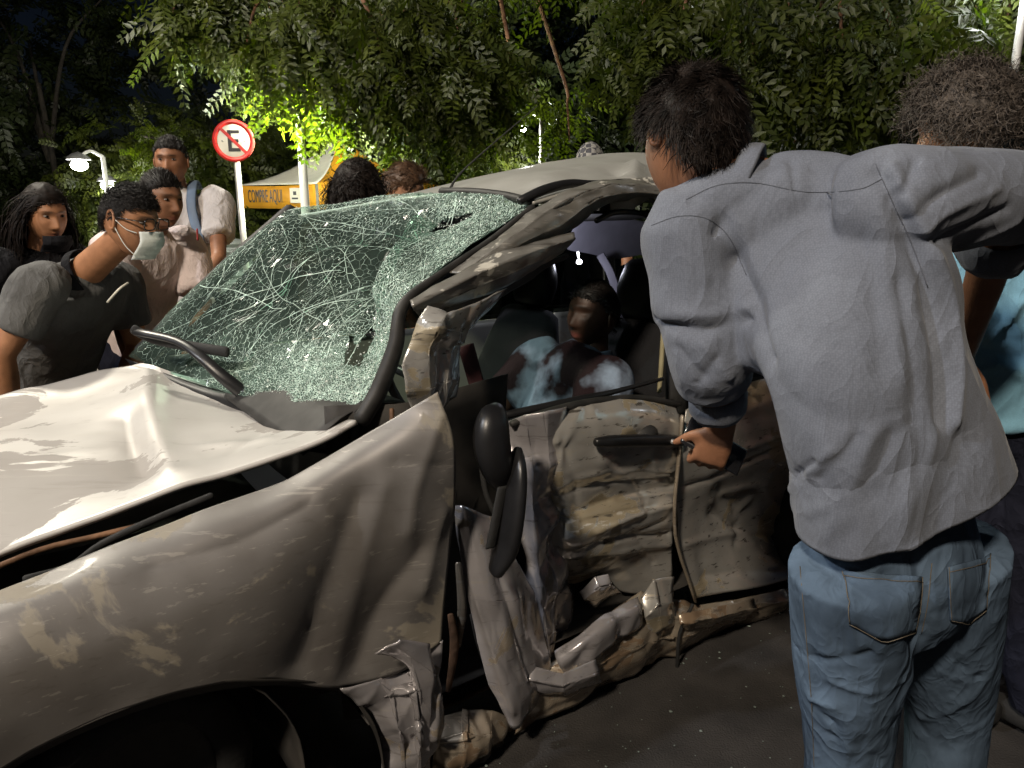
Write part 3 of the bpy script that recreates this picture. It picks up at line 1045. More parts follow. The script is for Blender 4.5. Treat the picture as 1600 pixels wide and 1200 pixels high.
# ---- bonnet
hood = panel('bonnet', [
    [PW(557, 659, .2), PW(500, 690, .2), PW(400, 727, .22), PW(250, 776, .24), PW(110, 826, .25), PW(0, 868, .25), CAR(-1.85, .25, .80), CAR(-2.1, .3, .70)],
    [PW(520, 652, .4), PW(440, 672, .45), PW(350, 690, .5), PW(235, 720, .5), PW(120, 750, .5), PW(0, 780, .5), CAR(-1.9, .5, .85), CAR(-2.18, .5, .72)],
    [PW(455, 637, .75), PW(390, 640, .8), PW(310, 640, .85), PW(225, 648, .85), PW(110, 680, .85), PW(0, 700, .85), CAR(-1.95, .85, .87), CAR(-2.22, .85, .73)],
    [PW(330, 600, 1.1), PW(300, 600, 1.15), PW(262, 598, 1.2), PW(200, 605, 1.2), PW(100, 635, 1.2), PW(0, 655, 1.2), CAR(-1.9, 1.2, .86), CAR(-2.18, 1.2, .72)],
    [PW(222, 570, 1.35), PW(212, 572, 1.36), PW(195, 575, 1.38), PW(150, 582, 1.4), PW(80, 602, 1.4), PW(0, 622, 1.4), CAR(-1.85, 1.4, .80), CAR(-2.1, 1.38, .68)],
], M['paint_hood'], mr=16, mc=12, noise=.004, ns=5, seed=3, thick=.012, fn=[
    ([(232, 590), (232, 640), (245, 690), (268, 748)], .05, .028),
    ([(200, 650), (205, 690), (225, 740)], .06, -.03),
    ([(330, 700), (420, 690)], .02, .006), ([(470, 650), (540, 655)], .02, -.006),
    ([(360, 712), (410, 680)], .012, -.006), ([(60, 720), (180, 700)], .03, .006)])
# ---- nearside front wing
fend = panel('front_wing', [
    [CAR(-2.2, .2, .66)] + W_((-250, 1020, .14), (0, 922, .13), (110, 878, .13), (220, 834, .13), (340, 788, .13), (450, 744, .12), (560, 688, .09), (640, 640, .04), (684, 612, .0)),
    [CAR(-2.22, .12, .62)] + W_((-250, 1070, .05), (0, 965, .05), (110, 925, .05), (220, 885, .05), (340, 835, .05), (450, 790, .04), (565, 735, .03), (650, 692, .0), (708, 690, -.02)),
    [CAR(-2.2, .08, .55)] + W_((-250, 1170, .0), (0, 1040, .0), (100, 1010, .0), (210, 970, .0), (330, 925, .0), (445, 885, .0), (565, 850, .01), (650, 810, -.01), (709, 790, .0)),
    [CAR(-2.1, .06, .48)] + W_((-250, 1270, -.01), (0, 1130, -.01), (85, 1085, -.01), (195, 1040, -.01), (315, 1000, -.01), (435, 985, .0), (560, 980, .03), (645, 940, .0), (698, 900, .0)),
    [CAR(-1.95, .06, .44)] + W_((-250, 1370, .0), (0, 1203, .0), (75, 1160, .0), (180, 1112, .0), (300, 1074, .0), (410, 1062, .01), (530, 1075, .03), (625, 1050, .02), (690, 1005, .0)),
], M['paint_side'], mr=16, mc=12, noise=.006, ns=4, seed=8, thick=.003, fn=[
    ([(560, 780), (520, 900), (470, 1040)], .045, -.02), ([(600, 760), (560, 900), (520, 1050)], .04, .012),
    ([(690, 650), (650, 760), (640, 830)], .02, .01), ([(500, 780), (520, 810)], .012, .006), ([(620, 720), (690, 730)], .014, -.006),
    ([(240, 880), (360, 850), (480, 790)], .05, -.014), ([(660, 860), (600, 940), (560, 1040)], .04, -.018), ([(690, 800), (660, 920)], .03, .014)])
panel('wing_lower', [
    W_((530, 1072, .032), (590, 1062, .02), (640, 1045, .015), (692, 1000, .0)),
    W_((566, 1112, .05), (610, 1090, .0), (650, 1075, -.02), (690, 1060, .0)),
    W_((590, 1160, .06), (625, 1150, .01), (655, 1140, -.01), (684, 1130, .02)),
    W_((604, 1240, .07), (635, 1240, .03), (660, 1240, .02), (682, 1240, .04)),
], M['paint_crumple'], mr=22, mc=20, sharp=2, cr=.024, cs=7, seed=21, noise=.006, fn=[
    ([(590, 1022), (640, 995), (672, 1010)], .012, .02), ([(672, 1010), (680, 1080), (676, 1150)], .012, .02), ([(640, 1080), (648, 1160)], .02, -.02)])
# torn flap standing off the wing's rear edge
panel('torn_flap', [
    W_((588, 1026, -.03), (625, 1000, -.045), (672, 1006, -.03)),
    W_((612, 1030, -.01), (640, 1022, -.03), (676, 1050, -.02)),
    W_((640, 1050, .0), (655, 1080, -.025), (674, 1120, -.015)),
    W_((650, 1150, .02), (662, 1170, .0), (672, 1175, .0)),
], M['paint_crumple'], mr=14, mc=14, sharp=2, cr=.010, cs=14, seed=5)
# arch lip and liner
lip = [(-250, 1370), (0, 1203), (75, 1160), (180, 1112), (300, 1074), (410, 1062), (530, 1075), (566, 1112), (590, 1160), (604, 1240)]
panel('wheel_arch_lip', [[PW(x, y - 3, .0 if x < 500 else .04) for x, y in lip], [PW(x, y + 6, .03 if x < 500 else .07) for x, y in lip], [PW(x + 8, y + 8, .12) for x, y in lip]], M['inner'], mr=3, mc=5, noise=.004)
# ---- wheels
def wheel(s, ww, tilt=0):
    c = CAR(s, ww, .285)
    axis = nrm(np.array([*(-VV), 0]) + np.array([UU[0], UU[1], 0]) * tilt)
    o = obj('wheel', lathe([(.19, -.07), (.2, -.085), (.26, -.09), (.28, -.075), (.285, -.05), (.285, .05), (.28, .075), (.26, .09), (.2, .085), (.19, .07)], c, axis, 40), M['rubber'], car)
    parts = [lathe([(.001, .045), (.04, .045), (.045, .035), (.06, .03), (.18, .05), (.195, .075), (.197, -.06), (.18, -.07)], c, axis, 40)]
    obj('rim', merge(parts), M['dark_trim'], o)
    return o
wheel(-1.5, .16, .35)
wheel(.98, .14, 0)
wheel(-1.5, 1.5, .3)
wheel(.98, 1.48, 0)
panel('wheel_liner', [[CAR(-1.5 + .36 * math.cos(a), ww, .27 + .36 * math.sin(a)) for a in np.linspace(-.2, 3.3, 9)] for ww in (.03, .2, .38)], M['inner'], mr=3, mc=4, noise=.008)
panel('inner_wing', [[CAR(s, .36, z) for s in (-2.1, -1.7, -1.3, -.8)] for z in (.2, .5, .78)], M['inner'], mr=3, mc=3, noise=.01)
# bent brown stay and cable in the gap under the bonnet edge
obj('bonnet_stay', tube([PW(-60, 910, .22), PW(60, 860, .24), PW(150, 838, .23), PW(215, 822, .22)], .006, n=8), M['rust'], car)
obj('wiring_cable', tube([PW(40, 905, .16), PW(110, 885, .17), PW(160, 850, .2), PW(240, 812, .2), PW(330, 775, .2)], .008, n=8), M['rubber'], car)
panel('engine_bay_floor', [[CAR(s, ww, .62) for s in (-2.1, -1.7, -1.3, -.95)] for ww in (.2, .6, 1.0, 1.4)], M['inner'], mr=4, mc=4, noise=.03)

# ---- front end and far side (out of the photo's view, closed so the car is whole)
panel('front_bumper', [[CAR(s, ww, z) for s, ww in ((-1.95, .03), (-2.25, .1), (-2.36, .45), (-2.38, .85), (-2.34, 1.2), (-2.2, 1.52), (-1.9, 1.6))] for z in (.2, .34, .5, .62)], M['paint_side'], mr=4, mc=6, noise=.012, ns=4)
panel('grille', [[CAR(-2.24 - .04 * math.sin(math.pi * t), .3 + t * 1.05, z) for t in np.linspace(0, 1, 5)] for z in (.62, .67, .72)], M['black_plastic'], mr=3, mc=4)
M['lens'] = mat('lens', (.5, .5, .5), .1, 0, var=.1, coat=.6)
obj('headlight', ball(CAR(-2.14, .3, .63), (.12, .12, .07), 14), M['lens'], car)
obj('headlight', ball(CAR(-2.14, 1.33, .63), (.12, .12, .07), 14), M['lens'], car)
def farw(s, z, ww=1.6): return CAR(s, ww - .02 * abs(z - .6) - .14 * max(0, z - .9), z)
panel('far_wing', [[farw(s, z) for s in (-2.15, -1.8, -1.4, -1.05)] for z in (.55, .7, .86)], M['paint_roof'], mr=4, mc=5)
panel('far_front_door', [[farw(s, z) for s in (-1.03, -.7, -.3, .08)] for z in (.22, .5, .75, .93)], M['paint_roof'], mr=5, mc=5)
panel('far_rear_door', [[farw(s, z) for s in (.1, .35, .6, .8)] for z in (.22, .5, .75, .93)], M['paint_roof'], mr=5, mc=5)
panel('far_rear_quarter', [[farw(s, z) for s in (.82, 1.1, 1.35, 1.5)] for z in (.55, .7, .95)], M['paint_roof'], mr=5, mc=5)
for nm, a, b in (('far_windscreen_pillar', CAR(-1.12, 1.52, .96), CAR(-.58, 1.42, 1.45)), ('far_centre_pillar', CAR(.08, 1.55, .9), CAR(.16, 1.42, 1.5)), ('far_rear_pillar', CAR(1.15, 1.5, .9), CAR(.95, 1.38, 1.5))):
    obj(nm, tube([a, (a + b) / 2 + [0, 0, .02], b], [.035, .03, .03], [.05, .04, .04], n=10), M['dark_trim'], car)
panel('rear_bumper', [[CAR(s, ww, z) for s, ww in ((1.2, .05), (1.5, .1), (1.56, .8), (1.5, 1.52), (1.2, 1.58))] for z in (.22, .4, .55)], M['paint_roof'], mr=4, mc=6)
panel('tailgate', [[CAR(1.5 - .35 * max(0, (z - .9) / .5), ww, z) for ww in (.15, .5, .8, 1.1, 1.45)] for z in (.55, .75, .93)], M['paint_roof'], mr=4, mc=4)
M['pale_trim'] = mat('pale_trim', (.50, .48, .56), .55, var=.1)
# pale inner lining of the rear side above the back seat
panel('rear_pillar_lining', [
    W_((905, 340, 1.25), (950, 336, 1.25), (1000, 345, 1.25), (1040, 355, 1.25)),
    W_((893, 362, 1.28), (945, 358, 1.28), (1000, 365, 1.28), (1040, 375, 1.28)),
    W_((885, 388, 1.3), (945, 388, 1.3), (1003, 392, 1.3), (1040, 392, 1.3)),
    W_((915, 395, 1.3), (960, 404, 1.3), (1003, 398, 1.3), (1040, 394, 1.3))], M['pale_trim'], mr=6, mc=6)
obj('rear_belt_strap', tube([PW(938, 398, 1.2), PW(955, 430, 1.15), PW(965, 470, 1.1), PW(968, 520, 1.05)], [.02, .02, .02, .02], [.003] * 4, side=(1, 0, 0), n=8), M['pale_trim'], car)

M['dimming_glass'] = bpy.data.materials.new('dimming_glass')  # dark tint added to hold lamp light out of the cabin
M['dimming_glass'].use_nodes = True
_t = M['dimming_glass'].node_tree
_tr = _t.nodes.new('ShaderNodeBsdfTransparent')
_n = node(_t, 'ShaderNodeTexNoise', Scale=3.0)
_t.links.new(ramp(_t, _n.outputs['Fac'], .3, .7, (.16, .18, .18, 1), (.24, .26, .25, 1)), _tr.inputs[0])
_g = _t.nodes.new('ShaderNodeBsdfGlossy')
_g.inputs['Roughness'].default_value = .05
_m = _t.nodes.new('ShaderNodeMixShader')
_m.inputs[0].default_value = .06
_t.links.new(_tr.outputs[0], _m.inputs[1])
_t.links.new(_g.outputs[0], _m.inputs[2])
_t.links.new(_m.outputs[0], _t.nodes['Material Output'].inputs[0])
panel('far_front_window', [[CAR(-1.06, 1.55, .95), CAR(-.5, 1.56, .94), CAR(.06, 1.56, .94)], [CAR(-.78, 1.5, 1.2), CAR(-.4, 1.5, 1.22), CAR(.1, 1.5, 1.22)], [CAR(-.56, 1.43, 1.44), CAR(-.3, 1.44, 1.46), CAR(.14, 1.43, 1.46)]], M['dimming_glass'], mr=4, mc=4)
panel('far_rear_window', [[CAR(.12, 1.56, .94), CAR(.6, 1.55, .94), CAR(1.1, 1.5, .94)], [CAR(.16, 1.5, 1.22), CAR(.6, 1.5, 1.22), CAR(1.02, 1.46, 1.2)], [CAR(.2, 1.43, 1.46), CAR(.6, 1.42, 1.47), CAR(.94, 1.4, 1.44)]], M['dimming_glass'], mr=4, mc=4)
panel('rear_window', [[CAR(1.48, ww, .95) for ww in (.2, .8, 1.42)], [CAR(1.32, ww, 1.2) for ww in (.24, .8, 1.4)], [CAR(1.12, ww, 1.42 + .05 * math.sin(math.pi * (ww - .3) / 1.08)) for ww in (.3, .8, 1.38)]], M['dimming_glass'], mr=4, mc=4)
panel('rear_side_window', [[CAR(.3, .14, .95), CAR(.6, .12, .95), CAR(.9, .12, .95)], [CAR(.3, .2, 1.2), CAR(.6, .19, 1.2), CAR(.88, .2, 1.18)], [CAR(.3, .27, 1.44), CAR(.6, .27, 1.43), CAR(.84, .27, 1.4)]], M['dimming_glass'], mr=4, mc=4)
# ---- roof
roof = panel('roof', [
    [PW(832, 318, .33), CAR(-.12, .30, 1.515), CAR(.25, .28, 1.50), CAR(.7, .27, 1.46), CAR(1.05, .3, 1.40)],
    [PW(745, 304, .68), CAR(-.05, .6, 1.575), CAR(.3, .58, 1.60), CAR(.7, .58, 1.60), CAR(1.1, .6, 1.50)],
    [PW(640, 310, 1.05), CAR(.0, .95, 1.575), CAR(.4, .95, 1.645), CAR(.8, .95, 1.675), CAR(1.15, .95, 1.55)],
    [PW(540, 326, 1.25), CAR(-.05, 1.25, 1.53), CAR(.4, 1.25, 1.60), CAR(.8, 1.25, 1.63), CAR(1.15, 1.22, 1.52)],
    [PW(455, 338, 1.42), CAR(-.1, 1.45, 1.45), CAR(.4, 1.45, 1.50), CAR(.8, 1.43, 1.50), CAR(1.1, 1.4, 1.42)],
], M['paint_roof'], mr=12, mc=16, noise=.004, ns=4, seed=4, thick=.012, fn=[([(978, 240), (992, 262), (985, 285)], .02, -.03), ([(955, 240), (965, 275)], .03, .02), ([(840, 290), (900, 270), (960, 262)], .03, -.012)])
obj('roof_header', tube([PW(690, 299, .9), PW(740, 300, .7), PW(790, 306, .5), PW(830, 316, .34)], .013, n=8), M['dark_trim'], car)
obj('roof_gutter_seal', tube([PW(812, 314, .34), PW(850, 297, .33), PW(890, 287, .33), PW(930, 287, .31), PW(985, 284, .3), PW(1040, 287, .3)], [.012, .014, .013, .01, .01, .01], n=8), M['black_plastic'], car)
# roof rail rolled and scraped
panel('roof_rail', [
    W_((700, 424, .26), (770, 378, .26), (850, 318, .27), (905, 292, .28), (965, 279, .29), (1045, 282, .3), (1200, 300, .3), (1330, 330, .3)),
    W_((722, 426, .22), (790, 378, .21), (862, 326, .21), (915, 300, .22), (970, 288, .23), (1045, 293, .24), (1200, 312, .24), (1330, 342, .24)),
    W_((745, 424, .22), (812, 382, .20), (885, 345, .2), (925, 315, .21), (975, 302, .22), (1045, 305, .23), (1200, 326, .23), (1330, 356, .23)),
    W_((752, 432, .25), (822, 394, .24), (893, 358, .24), (932, 326, .25), (980, 311, .26), (1045, 313, .26), (1200, 336, .26), (1330, 366, .26)),
], M['paint_scrape'], mr=12, mc=14, sharp=1, cr=.006, cs=9, noise=.004, ns=12, seed=14, thick=.004, fn=[([(845, 330), (900, 312), (940, 300)], .012, -.008), ([(790, 385), (870, 340)], .01, .005)])
# near windscreen pillar: seal, outer skin
obj('windscreen_seal', tube([PW(566, 655, .22), PW(592, 610, .22), PW(618, 540, .21), PW(630, 478, .22), PW(690, 428, .26), PW(765, 378, .29), PW(832, 325, .32)], [.022, .022, .02, .015, .010, .010, .010], [.03, .03, .024, .016, .012, .012, .012], n=10, sub=6), M['dark_trim'], car)
panel('windscreen_pillar', [
    W_((640, 468, .2), (700, 434, .2), (760, 404, .2), (830, 380, .2), (897, 364, .2)),
    W_((644, 478, .16), (705, 448, .15), (765, 420, .15), (835, 393, .15), (898, 372, .17)),
    W_((648, 486, .17), (712, 462, .16), (772, 437, .16), (838, 408, .16), (890, 384, .18)),
    W_((655, 494, .21), (720, 472, .2), (778, 450, .2), (840, 418, .2), (880, 394, .21)),
], M['paint_scrape'], mr=10, mc=14, sharp=1, cr=.005, cs=10, noise=.003, ns=14, seed=6, thick=.004)
panel('pillar_inner_edge', [
    W_((655, 494, .22), (720, 472, .22), (778, 450, .22), (840, 418, .22), (885, 394, .22)),
    W_((690, 520, .25), (745, 485, .25), (795, 458, .25), (848, 424, .25), (890, 400, .24))], M['dark_trim'], mr=6, mc=6, noise=.006, ns=14)
# folded metal where wing, pillar and door meet
panel('pillar_fold', [
    W_((668, 478, .12), (700, 488, .10), (745, 474, .14), (795, 452, .18)),
    W_((642, 522, .11), (684, 512, .06), (722, 520, .12), (768, 486, .2)),
    W_((628, 572, .1), (672, 560, .09), (708, 552, .13), (728, 528, .2)),
    W_((634, 612, .1), (668, 606, .1), (694, 596, .13), (718, 566, .2)),
    W_((652, 662, .12), (676, 652, .11), (694, 640, .14), (716, 620, .2)),
], M['paint_door'], mr=16, mc=16, cr=.014, sharp=2, cs=10, seed=17, noise=.004, fn=[([(665, 500), (690, 520), (720, 530)], .012, .014), ([(690, 530), (690, 580), (680, 630)], .01, -.014)])
obj('wing_bracket', tube([PW(613, 700, .15), PW(613, 665, .15), PW(612, 640, .16)], .006, n=6), M['rust'], car)

# ---- scuttle, wipers
panel('scuttle', [
    W_((196, 560, 1.46), (300, 598, 1.1), (400, 622, .75), (480, 634, .45), (572, 652, .22)),
    W_((205, 572, 1.42), (300, 612, 1.05), (400, 645, .7), (480, 655, .42), (560, 668, .22)),
    [p - [0, 0, .06] for p in W_((215, 580, 1.36), (300, 620, 1.0), (400, 660, .66), (480, 670, .4), (556, 678, .22))]], M['black_plastic'], mr=5, mc=6, noise=.003)
def wiper(pts_arm, pts_blade, r):
    a = obj('wiper', tube(pts_arm, r, [x * .55 for x in r], side=(.8, .3, .2), n=10), M['black_plastic'], car)
    obj('wiper_blade', tube(pts_blade, .010, .016, n=8), M['rubber'], a)
    obj('wiper_pivot', tube([pts_arm[0] - [0, 0, .02], pts_arm[0] + [0, 0, .012]], [.02, .018], n=12), M['black_plastic'], a)
wiper([PW(385, 618, .82), PW(345, 586, .86), PW(312, 556, .92), PW(275, 532, 1.02), PW(213, 518, 1.16)],
      [PW(208, 514, 1.17), PW(240, 530, 1.14), PW(290, 540, 1.0), PW(355, 550, .86)], [.022, .019, .016, .015, .016])
wiper([PW(536, 652, .28), PW(552, 645, .26), PW(562, 638, .25)], [PW(548, 648, .27), PW(556, 640, .26), PW(566, 632, .25)], [.014, .01, .008])

# ---- windscreen: sagging laminated glass, crazed
WS = [
    W_((578, 642, .2), (490, 632, .42), (392, 622, .75), (300, 596, 1.1), (200, 556, 1.47)),
    W_((600, 590, .2), (530, 572, .45), (430, 555, .78), (345, 525, 1.1), (262, 490, 1.45)),
    W_((618, 520, .21), (575, 495, .5), (495, 470, .82), (415, 440, 1.1), (335, 418, 1.42)),
    W_((655, 452, .24), (622, 425, .55), (560, 400, .84), (475, 378, 1.12), (402, 366, 1.4)),
    W_((745, 378, .29), (700, 358, .6), (640, 345, .86), (530, 338, 1.14), (440, 338, 1.39)),
    W_((830, 318, .33), (770, 308, .62), (690, 308, .88), (560, 316, 1.15), (452, 331, 1.38)),
]
WG = surf(np.array(WS), 12, 14)
WG_N = gnormals(WG)
if ((EYE - WG) * WG_N).sum(-1).mean() < 0: WG_N = -WG_N
WG = WG + WG_N * (.012 * fbm(WG * 5, 2, 9))[..., None]
_V, _F = gridVF(WG)
if ((EYE - WG) * gnormals(WG)).sum(-1).mean() < 0: _F = _F[:, ::-1]
_V = strokes(_V, [_F], [([(668, 372), (632, 420), (612, 470), (606, 560), (596, 600)], .06, .07), ([(590, 400), (570, 470), (555, 560)], .07, -.06), ([(470, 342), (560, 326), (680, 318), (790, 318)], .05, .03),
                        ([(480, 372), (580, 358), (700, 345)], .06, -.05), ([(430, 460), (500, 430), (560, 415)], .1, -.035), ([(330, 560), (400, 520), (470, 480)], .07, .025), ([(700, 330), (650, 380)], .04, .03)])
WG = _V.reshape(WG.shape)
WG_N = gnormals(WG)
if ((EYE - WG) * WG_N).sum(-1).mean() < 0: WG_N = -WG_N
nr_, nc_ = WG.shape[:2]
def wsamp(uv, A=None):
    A = WG if A is None else A
    u = np.clip(uv[:, 0], 0, 1) * (nc_ - 1.001)
    v = np.clip(uv[:, 1], 0, 1) * (nr_ - 1.001)
    i, j = v.astype(int), u.astype(int)
    a, b = (v - i)[:, None], (u - j)[:, None]
    return (A[i, j] * (1 - a) + A[i + 1, j] * a) * (1 - b) + (A[i, j + 1] * (1 - a) + A[i + 1, j + 1] * a) * b
rgw = np.random.default_rng(55)
def dens(uv):
    """how finely the glass is crazed: worst near the driver's side and along the top"""
    u, v = uv[:, 0], uv[:, 1]
    d = .17 + 1.0 * np.exp(-((u - .3) / .28) ** 2 - ((v - .16) / .2) ** 2)
    d += .75 * np.exp(-((u - .12) / .25) ** 2 - ((v - .85) / .2) ** 2) + .6 * np.exp(-((u - .35) / .5) ** 2 - ((v - 1.0) / .14) ** 2)
    d += .5 * np.exp(-((u - .1) / .1) ** 2) + .5 * np.exp(-((u - .22 - .05 * np.sin(v * 9)) / .05) ** 2)
    q = np.stack([u * 6, v * 6, u * 0], 1)
    return np.clip(d * (1 + .6 * vnoise(q, 5)), .025, 1.3)
cand = rgw.random((40000, 2))
keep = rgw.random(40000) < dens(cand) * .5
uvp = cand[keep][:11000]
ed = np.linspace(0, 1, 40)
uvp = np.concatenate([uvp, np.stack([ed, 0 * ed], 1), np.stack([ed, 0 * ed + 1], 1), np.stack([0 * ed[1:-1], ed[1:-1]], 1), np.stack([0 * ed[1:-1] + 1, ed[1:-1]], 1)])
# metric scale keeps cells even
res = mgeo.delaunay_2d_cdt([Vector((float(u) * 1.3, float(v) * .85)) for u, v in uvp], [], [], 0, 1e-6)
dv = np.array([[c[0] / 1.3, c[1] / .85] for c in res[0]])
dt = np.array([f for f in res[2] if len(f) == 3])
# tear near the lower driver corner
cuv = dv[dt].mean(1)
dv[:, 1] = np.where(dv[:, 1] > .999, 1 - .035 * rgw.random(len(dv)) ** 2, dv[:, 1])
P3 = wsamp(dv) + wsamp(dv, WG_N) * (rgw.normal(size=len(dv)) * .0016)[:, None]
cp = P3[dt].mean(1)
def inpoly(pt, poly):
    x, y = pt[:, 0], pt[:, 1]
    r = np.zeros(len(pt), bool)
    n = len(poly)
    for i in range(n):
        x0, y0 = poly[i]
        x1, y1 = poly[(i + 1) % n]
        r ^= ((y0 > y) != (y1 > y)) & (x < (x1 - x0) * (y - y0) / (y1 - y0 + 1e-9) + x0)
    return r
px_ = pixel(cp)
hole = inpoly(px_, [(548, 525), (556, 540), (580, 514), (590, 520), (576, 545), (562, 572), (538, 570), (540, 552)]) | inpoly(px_, [(668, 365), (690, 345), (740, 332), (735, 340), (700, 358)])
dt = dt[~hole]
def glass_mat():
    m = bpy.data.materials.new('windscreen_glass')
    m.use_nodes = True
    t = m.node_tree
    b = t.nodes['Principled BSDF']
    b.inputs['Roughness'].default_value = .08
    b.inputs['Specular IOR Level'].default_value = .9
    tc = t.nodes.new('ShaderNodeTexCoord')
    n = node(t, 'ShaderNodeTexNoise', Scale=7.0, Detail=8.0, Roughness=.7)
    t.links.new(tc.outputs['Object'], n.inputs['Vector'])
    at = node(t, 'ShaderNodeAttribute', attribute_name='tint')
    b.inputs['Base Color'].default_value = (.30, .45, .38, 1)
    tr = t.nodes.new('ShaderNodeBsdfTransparent')
    tr.inputs[0].default_value = (.58, .74, .66, 1)
    ms = t.nodes.new('ShaderNodeMixShader')
    k = node(t, 'ShaderNodeMath', operation='MULTIPLY')
    t.links.new(at.outputs['Fac'], k.inputs[0])
    t.links.new(ramp(t, n.outputs['Fac'], .3, .72, (.0, .0, .0, 1), (1, 1, 1, 1)), k.inputs[1])
    a = node(t, 'ShaderNodeMath', operation='MULTIPLY_ADD')
    t.links.new(k.outputs[0], a.inputs[0])
    a.inputs[1].default_value = .48
    a.inputs[2].default_value = .05
    t.links.new(a.outputs[0], ms.inputs[0])
    t.links.new(tr.outputs[0], ms.inputs[1])
    t.links.new(b.outputs[0], ms.inputs[2])
    t.links.new(ms.outputs[0], t.nodes['Material Output'].inputs[0])
    return m
dd = np.clip(dens(dv), 0, 1)
ws = obj('windscreen', (P3, [dt]), glass_mat(), car, smooth=False, tintcol=np.repeat(dd[:, None], 3, 1))
# crack lines: thin raised seams between neighbouring fragments
M['crack'] = mat('crack', (.44, .58, .51), .5, 0, var=.5, scale=30, spec=.35)
edges = {}
for k, f in enumerate(dt):
    for a, b in ((f[0], f[1]), (f[1], f[2]), (f[2], f[0])):
        edges.setdefault((min(a, b), max(a, b)), []).append(k)
cen = P3[dt].mean(1)
cenN = wsamp(dv[dt].mean(1), WG_N)
cd_ = dens(dv[dt].mean(1))
pairs = np.array([v for v in edges.values() if len(v) == 2])
pr = .35 + .65 * np.clip(cd_[pairs[:, 0]], 0, 1)

def ribbons(A, Bp, N, wd):
    d = Bp - A
    s = np.cross(d, N)
    s = s / (np.linalg.norm(s, axis=1, keepdims=True) + 1e-9) * wd[:, None]
    V = np.stack([A - s + N * .0018, A + s + N * .0018, Bp + s + N * .0018, Bp - s + N * .0018], 1)
    tilt = rgw.normal(size=(len(A), 1)) * .4
    V[:, 1] += N * wd[:, None] * tilt
    V[:, 2] += N * wd[:, None] * tilt
    return V.reshape(-1, 3), [np.arange(len(A) * 4).reshape(-1, 4)]
wd = (.0003 + .0014 * rgw.random(len(pairs)) ** 3) * pr
parts = [ribbons(cen[pairs[:, 0]], cen[pairs[:, 1]], cenN[pairs[:, 0]], wd)]
# long radiating and arcing cracks
lines = []
for k in range(44):
    c0 = np.array([.25, .3]) if k % 2 else np.array([.3, .75])
    an = rgw.random() * 6.28
    ln = .2 + .6 * rgw.random()
    r0 = .08 + .25 * rgw.random()
    pts = [c0 + np.array([math.cos(an), math.sin(an)]) * r0]
    bend = rgw.normal() * .03
    while len(pts) < 26:
        an += bend * .35 + rgw.normal() * .09
        pts.append(pts[-1] + np.array([math.cos(an), math.sin(an)]) * ln / 25)
    pts = np.array(pts)
    if (pts < .01).any() or (pts > .99).any():
        bad = np.argmax(((pts < .01) | (pts > .99)).any(1))
        pts = pts[:bad]
    if len(pts) > 4: lines.append(pts)
for k in range(24):
    u = .15 + .75 * rgw.random()
    v = .05 + .3 * rgw.random()
    pts = [np.array([u, v])]
    an = R(90) + rgw.normal() * .5
    for _ in range(int(10 + 25 * rgw.random())):
        an += rgw.normal() * .12
        pts.append(pts[-1] + np.array([math.cos(an) * .7, math.sin(an)]) * .022)
    pts = np.array(pts)
    pts = pts[(pts > .01).all(1) & (pts < .99).all(1)]
    if len(pts) > 4: lines.append(pts)
for pts in lines:
    A = wsamp(pts)
    N = wsamp(pts, WG_N)
    parts.append(ribbons(A[:-1], A[1:], N[:-1], np.full(len(A) - 1, .0004 + .0009 * rgw.random())))
obj('crack_web', merge(parts), M['crack'], ws, smooth=False, kind='stuff')
# loose glass chips on the crazed area, coloured white as painted sparkle
M['glint_chip'] = mat('glint_chip', (.80, .90, .84), .25, 0, var=.1, spec=.9)
n = 3200
cuv = rgw.random((16000, 2))
cuv = cuv[rgw.random(16000) < dens(cuv) ** 1.3 * .5][:n]
A = wsamp(cuv)
N = wsamp(cuv, WG_N)
n = len(A)
off = rgw.normal(size=(n, 4, 3)) * (.0010 + .0014 * rgw.random(n) ** 3)[:, None, None]
V = (A + N * .003)[:, None] + off
F = np.concatenate([np.arange(n * 4).reshape(-1, 4)[:, [0, 1, 2]], np.arange(n * 4).reshape(-1, 4)[:, [0, 2, 3]], np.arange(n * 4).reshape(-1, 4)[:, [0, 3, 1]]])
obj('glint_chips', (V.reshape(-1, 3), [F]), M['glint_chip'], ws, smooth=False, kind='stuff')

